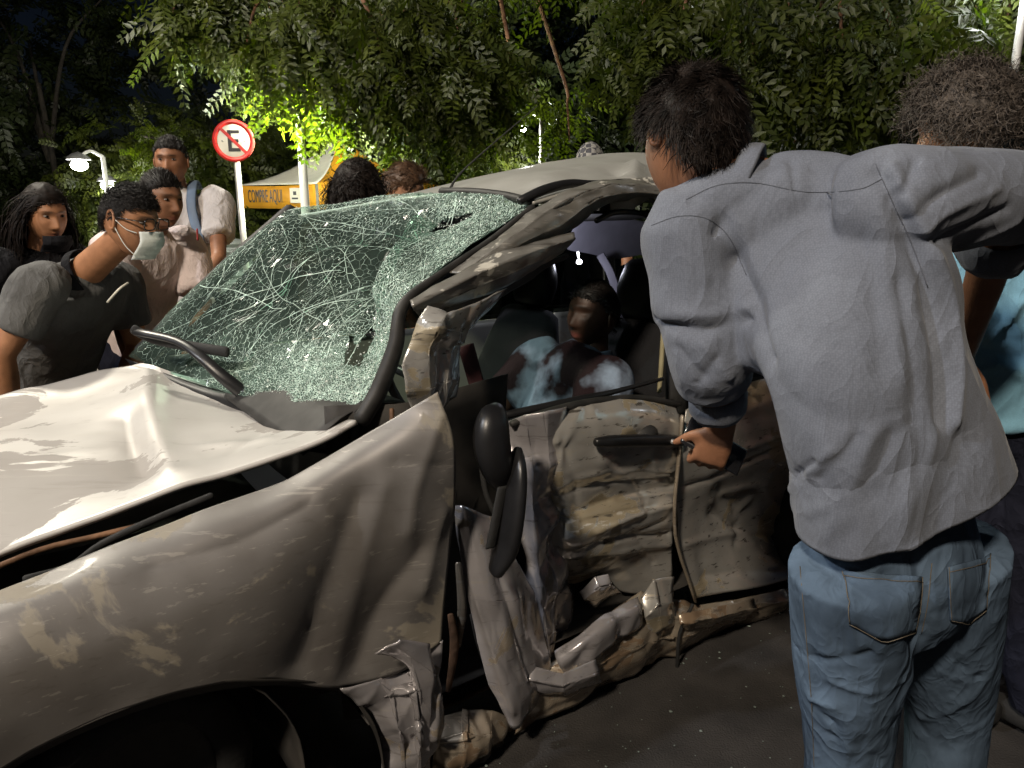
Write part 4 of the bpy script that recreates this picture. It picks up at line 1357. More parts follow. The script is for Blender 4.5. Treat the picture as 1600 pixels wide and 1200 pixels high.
# ---- front door: outer skin, handle, crumpled leading edge
door = panel('front_door', [
    W_((800, 662, .16), (850, 642, .14), (920, 628, .12), (990, 622, .11), (1056, 634, .11)),
    W_((812, 700, .17), (868, 680, .10), (930, 664, .08), (995, 655, .07), (1063, 662, .07)),
    W_((835, 745, .17), (880, 730, .10), (935, 720, .08), (998, 712, .075), (1062, 715, .07)),
    W_((845, 800, .17), (885, 785, .12), (935, 775, .11), (998, 760, .11), (1058, 755, .1)),
    W_((850, 850, .18), (888, 840, .10), (938, 830, .09), (998, 818, .09), (1054, 810, .09)),
    W_((848, 890, .2), (888, 888, .16), (940, 882, .15), (998, 875, .14), (1050, 870, .12)),
    W_((862, 905, .22), (898, 912, .2), (942, 896, .18), (975, 925, .17), (1048, 925, .14)),
], M['paint_door'], mr=18, mc=18, cr=.006, cs=7, seed=33, noise=.0015, ns=7, fn=[
    ([(880, 700), (900, 760), (905, 800)], .015, -.012), ([(900, 800), (960, 780), (1050, 760)], .016, -.016), ([(880, 840), (960, 815), (1045, 790)], .012, .014),
    ([(870, 860), (960, 845), (1045, 835)], .012, -.016), ([(930, 830), (1000, 800)], .007, .012), ([(950, 850), (1040, 812)], .006, -.012), ([(960, 780), (1050, 770)], .006, .010),
    ([(910, 815), (1020, 790)], .005, -.009), ([(975, 672), (1000, 666), (1030, 676)], .03, .008), ([(870, 690), (855, 640)], .01, .01), ([(865, 760), (930, 740), (1050, 735)], .008, .010), ([(870, 775), (930, 757), (1050, 748)], .007, -.011), ([(890, 870), (960, 862), (1046, 850)], .007, .011), ([(905, 640), (880, 700), (870, 780)], .007, .010), ([(960, 720), (1000, 760), (1010, 800)], .007, -.008), ([(1020, 720), (1050, 790)], .006, .009), ([(900, 830), (920, 880)], .006, .010), ([(990, 830), (1020, 880)], .006, -.009), ([(925, 640), (940, 720), (990, 745)], .012, .008)])
# handle
hd = tube([PW(932, 691, .055), PW(960, 689, .045), PW(1010, 688, .045), PW(1045, 688, .05), PW(1064, 690, .055)], [.013, .017, .018, .018, .015], [.012, .018, .018, .018, .014], side=(0, 0, 1), n=14)
h_ = obj('door_handle', hd, M['black_plastic'], door)
obj('lock_button', ball(PW(1051, 690, .03), .008, 10), M['grey_post'], h_)
obj('handle_cup', ball(PW(1000, 676, .085), (.052, .045, .034), 18), M['dark_trim'], h_)
panel('door_leading_edge', [
    W_((790, 660, .18), (820, 648, .12), (850, 640, .10), (882, 634, .12)),
    W_((800, 720, .17), (830, 712, .13), (858, 706, .10), (884, 700, .12)),
    W_((812, 800, .15), (832, 790, .12), (852, 780, .13), (872, 770, .14)),
    W_((820, 860, .15), (838, 862, .10), (856, 850, .12), (872, 838, .15)),
    W_((824, 920, .14), (845, 915, .10), (870, 925, .10), (900, 930, .17)),
    W_((838, 975, .13), (852, 980, .09), (868, 990, .10), (885, 975, .18)),
    W_((850, 1030, .14), (858, 1032, .12), (864, 1030, .13), (868, 1015, .18)),
], M['paint_crumple'], mr=18, mc=18, cr=.018, sharp=2, cs=10, seed=41, noise=.004)
# folded silver strip hanging below the mirror
panel('torn_strip', [
    W_((708, 790, .08), (726, 792, .05), (752, 800, .05), (775, 815, .09)),
    W_((718, 860, .06), (745, 862, .03), (778, 868, .03), (806, 880, .08)),
    W_((730, 935, .05), (765, 940, .01), (800, 940, .02), (838, 940, .1)),
    W_((745, 1005, .05), (780, 1010, .01), (815, 1012, .02), (852, 1020, .1)),
    W_((765, 1065, .05), (795, 1070, .01), (825, 1072, .03), (860, 1075, .1)),
    W_((796, 1120, .05), (805, 1135, .03), (822, 1118, .04), (846, 1100, .1)),
], M['paint_crumple'], mr=18, mc=18, cr=.014, sharp=1, cs=8, seed=47, noise=.004, fn=[([(720, 820), (750, 950), (800, 1110)], .01, .012), ([(770, 850), (800, 960), (830, 1060)], .014, -.014)])
# dark gap behind the wing: hinge post and bent rods
panel('hinge_post', [[CAR(s, ww, z) for s, ww in ((-.95, .28), (-.8, .2), (-.6, .24), (-.4, .3))] for z in (.15, .45, .75, 1.02)], M['inner'], mr=5, mc=5, noise=.012, ns=8)
for k, (a, b, c, m) in enumerate((((716, 880), (722, 950), (716, 1010), 'bare_steel'), ((704, 960), (710, 1010), (700, 1080), 'rust'), ((738, 960), (752, 1010), (768, 1060), 'inner'))):
    obj('bent_bracket', tube([PW(*a, .1), PW(*b, .09), PW(*c, .1)], [.008, .012, .007], [.004] * 3, n=8), M[m], car)
# belt line seal under the window and dark sheet added as inner shade
obj('window_seal', tube([PW(785, 650, .2), PW(850, 636, .17), (PW(915, 622, .15)), PW(960, 612, .14), PW(1035, 592, .14)], [.012, .012, .011, .008, .006], n=8), M['black_plastic'], door)
obj('belt_moulding', tube([PW(800, 662, .15), PW(870, 640, .13), PW(930, 627, .12), PW(1000, 622, .11), PW(1062, 632, .1)], [.01, .012, .011, .01, .008], n=8), M['dark_trim'], door)
panel('dark_backing', [[CAR(s, .3, z) for s in (-.75, -.4, -.1, .2, .6, 1.0)] for z in (.12, .35, .6, .85)], M['inner'], mr=5, mc=5, noise=.015, ns=7)
panel('inner_floor', [[CAR(s, ww, .24) for s in (-.95, -.3, .3, 1.1)] for ww in (.12, .6, 1.1, 1.55)], M['inner'], mr=3, mc=3)
# centre pillar with pale belt trim
obj('centre_pillar', tube([PW(1058, 640, .2), PW(1050, 540, .22), PW(1044, 430, .24), PW(1040, 310, .28)], [.035, .035, .032, .03], [.03] * 4, n=10), M['dark_trim'], car)
obj('pillar_trim_strip', tube([PW(1030, 612, .17), PW(1033, 575, .175), PW(1036, 520, .18)], [.007, .008, .007], n=8), mat('strip_cream', (.4, .36, .22), .5), car)
# ---- rear door, quarter
rdoor = panel('rear_door', [
    W_((1072, 640, .1), (1130, 610, .1), (1200, 590, .1), (1290, 570, .1), (1380, 550, .1)),
    W_((1066, 690, .07), (1125, 668, .06), (1195, 650, .06), (1290, 632, .06), (1380, 610, .06)),
    W_((1058, 745, .08), (1120, 730, .07), (1195, 712, .08), (1290, 690, .08), (1380, 670, .08)),
    W_((1056, 800, .1), (1120, 795, .12), (1195, 780, .13), (1290, 755, .13), (1380, 730, .12)),
    W_((1062, 865, .1), (1125, 865, .11), (1200, 850, .12), (1290, 825, .12), (1380, 795, .12)),
    W_((1086, 935, .1), (1140, 925, .07), (1210, 912, .05), (1290, 885, .05), (1380, 850, .05)),
], M['paint_door'], mr=16, mc=16, cr=.006, cs=7, seed=61, noise=.002, ns=6, fn=[
    ([(1080, 700), (1130, 660)], .02, .012), ([(1130, 770), (1180, 760), (1215, 800)], .012, .012), ([(1110, 800), (1160, 830), (1210, 840)], .014, -.015), ([(1120, 760), (1150, 800), (1150, 850)], .01, -.012), ([(1170, 780), (1150, 810), (1180, 850)], .008, .01), ([(1100, 900), (1220, 885)], .02, -.01), ([(1070, 760), (1130, 740), (1220, 700)], .008, -.012), ([(1070, 850), (1130, 835), (1220, 830)], .008, .011), ([(1090, 690), (1160, 700), (1220, 680)], .008, .009), ([(1110, 780), (1140, 830), (1200, 870)], .006, .009)])
obj('rear_door_edge', tube([PW(1066, 650, .06), PW(1060, 720, .06), PW(1054, 790, .07), (PW(1058, 850, .08)), PW(1086, 938, .08)], [.006] * 5, [.012] * 5, n=8), M['bare_steel'], rdoor)
panel('rear_quarter', [[CAR(s, .03 + .1 * max(0, z - .9), z) for s in (.88, 1.1, 1.3, 1.5)] for z in (.6, .75, .95)], M['paint_roof'], mr=4, mc=4)
panel('rear_pillar', [[CAR(s, .1 + .35 * (z - .92), z) for s in (.9 - .25 * (z - .92), 1.2 - .3 * (z - .92))] for z in (.93, 1.15, 1.42)], M['paint_roof'], mr=4, mc=4)
# ---- sill, torn and bowed
panel('sill', [
    W_((858, 1022, .16), (905, 992, .12), (950, 958, .12), (1000, 925, .13), (1040, 935, .12), (1090, 945, .1), (1150, 935, .07), (1225, 920, .06), (1330, 880, .06)),
    W_((850, 1050, .1), (905, 1022, .06), (955, 992, .06), (1005, 965, .07), (1045, 965, .07), (1095, 968, .06), (1150, 955, .04), (1225, 940, .03), (1330, 900, .04)),
    W_((835, 1090, .08), (900, 1062, .04), (955, 1030, .05), (1005, 1005, .06), (1050, 998, .06), (1100, 985, .06), (1150, 975, .05), (1225, 955, .05), (1330, 915, .05)),
    W_((800, 1150, .1), (880, 1108, .08), (950, 1072, .09), (1010, 1040, .1), (1060, 1020, .1), (1105, 1000, .1), (1150, 985, .1), (1225, 968, .1), (1330, 925, .1)),
], M['bare_steel'], mr=20, mc=16, sharp=2, cr=.014, cs=10, seed=71, noise=.003, ns=9, fn=[([(920, 1000), (985, 962)], .012, -.012), ([(1010, 940), (1020, 1000)], .01, .014), ([(1040, 950), (1050, 1000)], .01, -.012)])
panel('sill_cover', [
    W_((868, 1018, .1), (910, 988, .06), (955, 955, .06), (995, 935, .08)),
    W_((872, 1035, .07), (915, 1005, .03), (960, 972, .03), (1000, 950, .05)),
    W_((885, 1058, .07), (925, 1030, .04), (965, 1000, .04), (1000, 978, .06))], M['paint_crumple'], mr=8, mc=8, cr=.009, cs=14, seed=75, noise=.003)
panel('sill_end', [
    W_((690, 1120, .1), (730, 1105, .08), (770, 1110, .08), (812, 1130, .1)),
    W_((680, 1160, .08), (728, 1150, .03), (765, 1150, .04), (795, 1160, .09)),
    W_((670, 1240, .1), (720, 1230, .06), (755, 1220, .08), (785, 1200, .12))], M['bare_steel'], mr=20, mc=20, sharp=2, cr=.024, cs=11, seed=81, noise=.004)
# hanging underbody pieces and brake line
panel('underbody_rail', [[CAR(s, ww, z) for s in (-.75, -.45, -.1, .15)] for ww, z in ((.16, .15), (.26, .13), (.4, .14))], M['rust'], mr=4, mc=6, noise=.01, ns=8)
panel('hanging_floor_plate', [
    W_((952, 1085, .2), (990, 1070, .2), (1046, 1062, .2)), W_((945, 1110, .18), (992, 1105, .18), (1048, 1090, .18)), W_((930, 1150, .17), (985, 1150, .17), (1030, 1125, .18))], M['rust'], mr=6, mc=6, noise=.006)
obj('brake_line', tube([PW(1082, 945, .04), PW(1062, 990, .05), PW(1058, 1040, .06), PW(1052, 1090, .08), PW(1030, 1130, .1), PW(1000, 1155, .12)], .006, n=8), M['rubber'], car)
# torn sheet edges along the sill
for k, (rows_, m_) in enumerate((
    ([W_((905, 925, .11), (930, 902, .08), (948, 896, .07)), W_((912, 938, .1), (935, 918, .06), (955, 912, .06)), W_((930, 950, .12), (950, 935, .1), (972, 928, .1))], 'paint_crumple'),
    ([W_((1000, 935, .08), (1022, 905, .06), (1050, 900, .07)), W_((1008, 965, .05), (1030, 945, .03), (1052, 940, .05)), W_((1018, 1000, .07), (1034, 985, .05), (1056, 975, .07))], 'paint_door'),
    ([W_((1060, 960, .05), (1110, 950, .03), (1180, 935, .03)), W_((1064, 975, .03), (1112, 966, .01), (1182, 950, .02)), W_((1070, 985, .06), (1118, 976, .05), (1186, 958, .05))], 'bare_steel'),
    ([W_((830, 1040, .06), (880, 1052, .03), (930, 1030, .03)), W_((826, 1062, .04), (880, 1072, .01), (935, 1050, .02)), W_((822, 1080, .07), (880, 1088, .05), (940, 1064, .05))], 'paint_crumple'))):
    panel('torn_sheet', rows_, M[m_], mr=12, mc=12, sharp=2, cr=.008, cs=16, seed=90 + k)
# ---- hanging door mirror
mir = obj('door_mirror', tube([PW(776, 636, .0), PW(770, 655, -.03), PW(768, 690, -.04), PW(776, 730, -.04), PW(786, 760, -.03)], [.016, .036, .042, .038, .02], [.012, .03, .036, .032, .016], side=(.9, .4, 0), n=18, power=2.4), M['black_plastic'], car)
obj('mirror_shell', tube([PW(808, 704, -.04), PW(806, 735, -.06), PW(800, 790, -.065), PW(790, 850, -.06), PW(774, 893, -.05)], [.010, .017, .019, .02, .014], [.02, .045, .055, .05, .026], side=(.9, .4, 0), n=20, power=2.6), M['black_plastic'], mir)
obj('mirror_glass', box(PW(778, 800, -.03), np.array([.012, .006, 0]), nrm(PW(800, 730, -.03) - PW(772, 870, -.03)) * .075, np.array([.003, .035, 0]), .004), M['rubber'], mir)
obj('mirror_cable', tube([PW(757, 640, .08), PW(750, 680, .03), PW(757, 760, .0), PW(772, 800, -.02)], .007, n=8), M['rubber'], mir)

# ---- interior
panel('dashboard', [
    [CAR(-1.02, ww, .92) for ww in (.25, .6, 1.0, 1.45)], [CAR(-.9, ww, 1.0) for ww in (.25, .6, 1.0, 1.45)],
    [CAR(-.72, ww, .98) for ww in (.25, .6, 1.0, 1.45)], [CAR(-.66, ww, .8) for ww in (.25, .6, 1.0, 1.45)], [CAR(-.75, ww, .5) for ww in (.25, .6, 1.0, 1.45)]], M['dark_trim'], mr=6, mc=6, noise=.006)
def ring_path(c, ax_, r, n=28):
    ax_ = nrm(ax_)
    s = nrm(np.cross(ax_, [0, 0, 1]))
    b = np.cross(ax_, s)
    return [c + s * r * math.cos(t) + b * r * math.sin(t) for t in np.linspace(0, 2 * np.pi, n)]
sw = CAR(-.55, .5, .88)
sa = np.array([*(UU * .85), .5])
st = obj('steering_wheel', tube(ring_path(sw, sa, .17), .014, n=8, sub=1, cap=0), M['black_plastic'], car)
obj('steering_hub', merge([ball(sw - nrm(sa) * .02, (.06, .06, .05), 12), tube([sw - nrm(sa) * .02, sw - nrm(sa) * .3], .03, n=8)]), M['black_plastic'], st)
def seat(s, ww, lean=.25):
    a = UU * 1
    c = CAR(s, ww, .42)
    o = obj('seat', tube([CAR(s - .28, ww, .43), CAR(s - .1, ww, .44), CAR(s + .14, ww, .40)], [.22, .24, .23], [.08, .09, .09], side=(*VV, 0), n=16, power=3), M['seat_cloth'], car)
    obj('seat_back', tube([CAR(s + .15, ww, .40), CAR(s + .2, ww, .6), CAR(s + .2 + lean * .4, ww, .85), CAR(s + .2 + lean * .62, ww, 1.03)], [.22, .24, .23, .17], [.07, .08, .07, .05], side=(*VV, 0), n=16, power=3), M['seat_cloth'], o)
    obj('headrest', tube([CAR(s + .2 + lean * .68, ww, 1.08), CAR(s + .2 + lean * .72, ww, 1.17), CAR(s + .2 + lean * .74, ww, 1.26)], [.11, .13, .10], [.045, .055, .04], side=(*VV, 0), n=16, power=2.6), M['black_plastic'], o)
    return o
seat(-.02, .58, .35)
seat(-.05, 1.12, .25)
obj('rear_seat', tube([CAR(.68, .3, .5), CAR(.68, .8, .52), CAR(.68, 1.4, .5)], .2, .12, side=(0, 0, 1), n=14, power=3), M['seat_cloth'], car)
obj('rear_seat_back', tube([CAR(.95, .3, .78), CAR(.95, .8, .8), CAR(.95, 1.4, .78)], .28, .08, side=(0, 0, 1), n=14, power=3), M['seat_cloth'], car)
for ww in (.5, 1.15):
    obj('rear_headrest', tube([CAR(.98, ww - .1, 1.12), CAR(.98, ww, 1.13), CAR(.98, ww + .1, 1.12)], .07, .04, side=(0, 0, 1), n=12), M['seat_cloth'], car)
M['belt_red'] = mat('belt_red', (.035, .008, .010), .7, var=.3)
obj('seat_belt', tube([PW(728, 540, .3), PW(742, 590, .3), PW(756, 640, .28)], [.022] * 3, [.003] * 3, side=(1, .3, 0), n=8), M['belt_red'], car)
# lit courtesy lamp on the rear lining
M['courtesy'] = mat('courtesy', (.8, .8, .8), .3, emit=(.9, .92, 1.0), estr=14)
cl_ = obj('courtesy_lamp', ball(PW(905, 409, .95), (.012, .012, .011), 12), M['courtesy'], car)
obj('lamp_stem', tube([PW(903, 394, .955), PW(904, 402, .955)], .004, n=8), M['courtesy'], cl_)
_l = bpy.data.lights.new('courtesy_light', 'POINT')
_l.energy = 1.1
_l.color = (.82, .84, 1.0)
_l.shadow_soft_size = .02
_lo = bpy.data.objects.new('courtesy_light', _l)
COL.objects.link(_lo)
_lo.parent = car
_lo.location = tuple(PW(908, 400, 1.05) - root_loc(car))
# grab handle and inner roof edge
obj('grab_handle', tube([PW(932, 345, .34), PW(960, 332, .34), PW(1000, 333, .34), PW(1020, 342, .34)], .009, n=8), M['black_plastic'], car)
panel('headlining', [[CAR(s, ww, 1.42 + .04 * math.sin(3 * ww)) for s in (-.3, .2, .7, 1.0)] for ww in (.36, .7, 1.0, 1.38)], M['inner'], mr=3, mc=3)
obj('aerial', tube([PW(700, 300, .95), PW(728, 262, .95), PW(840, 165, .9)], [.006, .003, .002], n=6), M['rubber'], car)

# glass crumbs and paint flakes on the road below the crushed side
dbr = []
for k in range(160):
    p_ = CAR(rng.uniform(-.95, .8), rng.uniform(-.5, .12), .006)
    r_ = .002 + .005 * rng.random() ** 2
    V = np.concatenate([p_ + np.array([[math.cos(q) * r_ * (0.6 + .6 * rng.random()), math.sin(q) * r_, .001 * rng.random()] for q in np.linspace(0, 5.3, 5)]), [p_ + [0, 0, r_ * .6]]])
    dbr.append((V, np.array([[i, (i + 1) % 5, 5] for i in range(5)])))
tag(obj('glass_crumbs', merge(dbr), mat('crumb', (.20, .24, .22), .25, var=.5, scale=40), smooth=False), 'small glass crumbs scattered on the road below the crushed doors', 'glass crumbs', kind='stuff')

# ================================================================ people
def g2(x, z, x0, z0, sx_, sz_): return np.exp(-((x - x0) / sx_) ** 2 - ((z - z0) / sz_) ** 2)
def head_shape(nu=72, nv=56):
    """head about the origin: x right, y forward, z up; metres. Returns V, F, tint"""
    ph = np.linspace(.02, np.pi - .02, nv)
    th = np.linspace(0, 2 * np.pi, nu, endpoint=False)
    P, T = np.meshgrid(ph, th, indexing='ij')
    d = np.stack([np.sin(P) * np.sin(T), np.sin(P) * np.cos(T), np.cos(P)], -1)
    x, y, z = d[..., 0] * .076, d[..., 1] * .097, d[..., 2] * .116
    low = np.clip(-z / .116, 0, 1)
    x = x * (1 - .30 * low ** 2)
    y = np.where(y < 0, y * (1 - .55 * low ** 1.3), y * (1 + .02 * low))
    y = y + .012 * low ** 2
    y = np.where(y < 0, y * (1 + .06 * np.clip(z / .1, 0, 1)), y)
    f = np.clip(y / .05, 0, 1)
    dy = 0
    dy = dy - .006 * f * np.exp(-(x / .06) ** 2) * np.exp(-((z - .0) / .06) ** 2)
    dy = dy + .024 * f * np.exp(-(x / (.010 + .006 * np.clip((.01 - z) / .05, 0, 1))) ** 2) * np.where(z > -.034, np.exp(-((z + .034) / .034) ** 2), np.exp(-((z + .034) / .009) ** 2))
    dy = dy + .004 * f * (g2(x, z, .016, -.036, .008, .010) + g2(x, z, -.016, -.036, .008, .010))
    dy = dy + .007 * f * np.exp(-((z - .030) / .010) ** 2) * np.exp(-(x / .05) ** 4)
    dy = dy - .011 * f * (g2(x, z, .031, .010, .016, .012) + g2(x, z, -.031, .010, .016, .012))
    dy = dy + .004 * f * (g2(x, z, .045, -.02, .02, .02) + g2(x, z, -.045, -.02, .02, .02))
    dy = dy + .006 * f * (g2(x, z, 0, -.060, .022, .006) + g2(x, z, 0, -.073, .018, .006))
    dy = dy - .004 * f * g2(x, z, 0, -.0665, .024, .0025)
    dy = dy + .008 * f * g2(x, z, 0, -.100, .020, .014)
    dy = dy - .003 * f * g2(x, z, 0, -.085, .02, .006)
    y = y + dy
    V = np.stack([x, y, z], -1).reshape(-1, 3)
    lips = (f * (g2(x, z, 0, -.0665, .024, .010)) ** 1).reshape(-1)
    brow = (f * (np.exp(-((np.abs(x) - .030) / .018) ** 4) * np.exp(-((z - .028 + .15 * (np.abs(x) - .03)) / .0055) ** 2))).reshape(-1)
    eye = (f * (np.exp(-((np.abs(x) - .031) / .013) ** 2) * np.exp(-((z - .014) / .004) ** 2))).reshape(-1)
    t = np.stack([np.clip(lips * 1.2 - .2, 0, .8), np.clip(brow * .85 + eye * .7, 0, .9), lips * 0], 1)
    F = grid_faces(nv, nu, True)[:, ::-1]
    parts = [(V, [F])]
    tt = [t]
    for s in (-1, 1):
        a = np.linspace(0, 2 * np.pi, 22)
        path = np.array([[s * (.074 + .008 * max(0, -math.cos(q - .4))), -.004 - .017 * math.cos(q - .3) - .004, .002 + .030 * math.sin(q)] for q in a])
        Vt, Ft = tube(path, .0052, n=8, sub=1, cap=0)
        parts.append((Vt, Ft))
        tt.append(np.zeros((len(Vt), 3)))
        Vb, Fb = ball((s * .074, -.007, 0), (.006, .015, .026), 10)
        parts.append((Vb, Fb))
        tt.append(np.zeros((len(Vb), 3)))
    V, F = merge(parts)
    return V, F, np.concatenate(tt)
HV, HF, HT = head_shape()
def skull(d, off=0):
    """points on the scalp for unit directions (local)"""
    x, y, z = d[:, 0] * .076, d[:, 1] * .097, d[:, 2] * .116
    low = np.clip(-z / .116, 0, 1)
    x = x * (1 - .30 * low ** 2)
    y = np.where(y < 0, y * (1 - .55 * low ** 1.3), y)
    y = y + .012 * low ** 2
    y = np.where(y < 0, y * (1 + .06 * np.clip(z / .1, 0, 1)), y)
    return np.stack([x, y, z], 1) + d * off
def hairline(d, front=.062, side=.02, back=-.055):
    a = np.abs(np.arctan2(d[:, 0], d[:, 1]))
    zl = np.interp(a, [0, .7, 1.15, 1.45, 1.75, 2.3, 3.15], [front, front - .006, side + .02, side - .025, side - .005, back + .01, back])
    return d[:, 2] * .116 - zl
def hframe(c, fwd, up=(0, 0, 1)):
    f = nrm(fwd)
    r = nrm(np.cross(f, up))
    u = np.cross(r, f)
    return np.asarray(c, float), np.stack([r, f, u], 0)
def to_world(fr, P): return P @ fr[1] + fr[0]
def hair_obj(parent, fr, m, seed, n=2500, length=.035, curl=0.0, turns=1.0, grav=.35, width=.0016, comb=(0, -.4, .2), front=.062, side=.02, back=-.055, seg=5, lift=.6, sc_=1.0, shell=.008, fadeside=0.0, vol=0.0, clump=.5, messy=.16):
    rg = np.random.default_rng(seed)
    d = rg.normal(size=(n * 4, 3))
    d /= np.linalg.norm(d, axis=1, keepdims=True)
    h = hairline(d, front, side, back) + rg.normal(size=len(d)) * .004
    d = d[h > 0][:n]
    n = len(d)
    root = skull(d, shell * .4)
    ln = length * (.6 + .7 * rg.random(n))
    if fadeside:
        ln = ln * (1 - fadeside * np.clip(1 - (d[:, 2] - .25) / .4, 0, 1))
    # scalp coherent clumping
    cl = np.stack([vnoise(d * 5, seed + k) for k in range(3)], 1)
    cm = np.asarray(comb, float) + cl * clump
    tg = cm - d * (cm * d).sum(1, keepdims=True)
    tg = tg / (np.linalg.norm(tg, axis=1, keepdims=True) + .15)
    g = nrm_rows(d * lift + tg + rg.normal(size=(n, 3)) * messy)
    pts = [root]
    ph = rg.random(n) * 6.28
    a1 = nrm_rows(np.cross(g, d + .01))
    a2 = np.cross(g, a1)
    cur = g.copy()
    gl = np.array([0, 0, -1.0]) @ fr[1].T
    ell = np.array([.076, .099, .118])
    for k in range(seg):
        cur = nrm_rows(cur + gl * grav)
        p = pts[-1] + cur * (ln / seg)[:, None]
        rr_ = np.linalg.norm(p / ell, axis=1)
        lim = (1.05 + vol) + .05 * (k + 1) / seg
        push = np.where((rr_ < lim) & (p[:, 2] > -.06), lim / rr_, 1.0)
        push = np.minimum(push, 1.06 + .04 * k)
        p = p * push[:, None]
        pts.append(p)
    pts = np.stack(pts, 1)
    if curl:
        t = np.linspace(0, 1, seg + 1)
        an = ph[:, None] + t[None] * 6.28 * turns
        amp = curl * np.minimum(1, t * 3)[None]
        pts = pts + a1[:, None] * (np.cos(an) * amp)[..., None] + a2[:, None] * (np.sin(an) * amp)[..., None]
    T = np.gradient(pts, axis=1)
    S = np.cross(T, nrm_rows(pts.reshape(-1, 3)).reshape(pts.shape) + .3 * rg.normal(size=(n, 1, 3)))
    S = S / (np.linalg.norm(S, axis=-1, keepdims=True) + 1e-9)
    wv = width * np.linspace(1, .35, seg + 1)[None, :, None]
    V = np.stack([pts - S * wv, pts + S * wv], 2).reshape(-1, 3)
    k = np.arange(seg)
    q = np.stack([2 * k, 2 * k + 1, 2 * k + 3, 2 * k + 2], 1)
    F = (q[None] + (np.arange(n) * 2 * (seg + 1))[:, None, None]).reshape(-1, 4)
    # scalp shell under the strands
    nu, nv = 48, 30
    P_, T_ = np.meshgrid(np.linspace(.02, 2.4, nv), np.linspace(0, 2 * np.pi, nu, endpoint=False), indexing='ij')
    dd_ = np.stack([np.sin(P_) * np.sin(T_), np.sin(P_) * np.cos(T_), np.cos(P_)], -1).reshape(-1, 3)
    hh = hairline(dd_, front, side, back)
    fall = np.clip(hh / .02, 0, 1)
    sv = skull(dd_, 0) + dd_ * ((shell + vol * .06) * fall - .004 * (1 - fall) + .25 * shell * vnoise(dd_ * 9, seed) * fall)[:, None]
    sf = grid_faces(nv, nu, True)
    ok = (hh[sf] > -.004).all(1)
    V2, F2 = merge([(V * sc_, [F]), (sv * sc_, [sf[ok]])])
    return obj('hair', (to_world(fr, V2), F2), m, parent)
def nrm_rows(a): return a / (np.linalg.norm(a, axis=-1, keepdims=True) + 1e-9)
def hand_parts(wr, fd, pn, ts, curl=(.5, .6, .4), sc_=1.0, spread=.11, thumb=(.7, .6, .3)):
    """palm, four fingers, thumb; fd finger direction, pn palm normal (fingers bend towards it), ts thumb side"""
    fd, pn = nrm(fd), nrm(pn)
    ts = nrm(ts - fd * np.dot(ts, fd))
    pn = nrm(pn - fd * np.dot(pn, fd) - ts * np.dot(pn, ts))
    wr = np.asarray(wr, float)
    s = sc_
    out = [tube([wr - fd * .02 * s, wr + fd * .02 * s, wr + fd * .055 * s, wr + fd * .09 * s], [.027 * s, .034 * s, .041 * s, .040 * s], [.019 * s, .018 * s, .016 * s, .012 * s], side=ts, n=14)]
    for k, (off, ln) in enumerate(((.030, .072), (.010, .082), (-.011, .076), (-.031, .060))):
        p = wr + (fd * .088 + ts * off) * s
        d = nrm(fd + ts * spread * (1.5 - k))
        path = [p - d * .015 * s, p]
        ang = 0
        for j, fr_ in enumerate((.45, .31, .24)):
            ang += curl[j] * (1 + .06 * k)
            dd_ = d * math.cos(ang) + pn * math.sin(ang)
            path.append(path[-1] + dd_ * ln * fr_ * s)
        out.append(tube(path, np.array([.0098, .0095, .0085, .008, .0068]) * s, n=9, sub=3))
    p = wr + (fd * .025 + ts * .026) * s
    d = nrm(ts * thumb[0] + fd * thumb[1] + pn * thumb[2])
    d2 = nrm(d + fd * .5 + pn * .25)
    out.append(tube([p, p + d * .035 * s, p + d * .035 * s + d2 * .03 * s, p + d * .035 * s + d2 * .056 * s], np.array([.015, .0125, .011, .008]) * s, n=9, sub=3))
    return out
LAST = {}
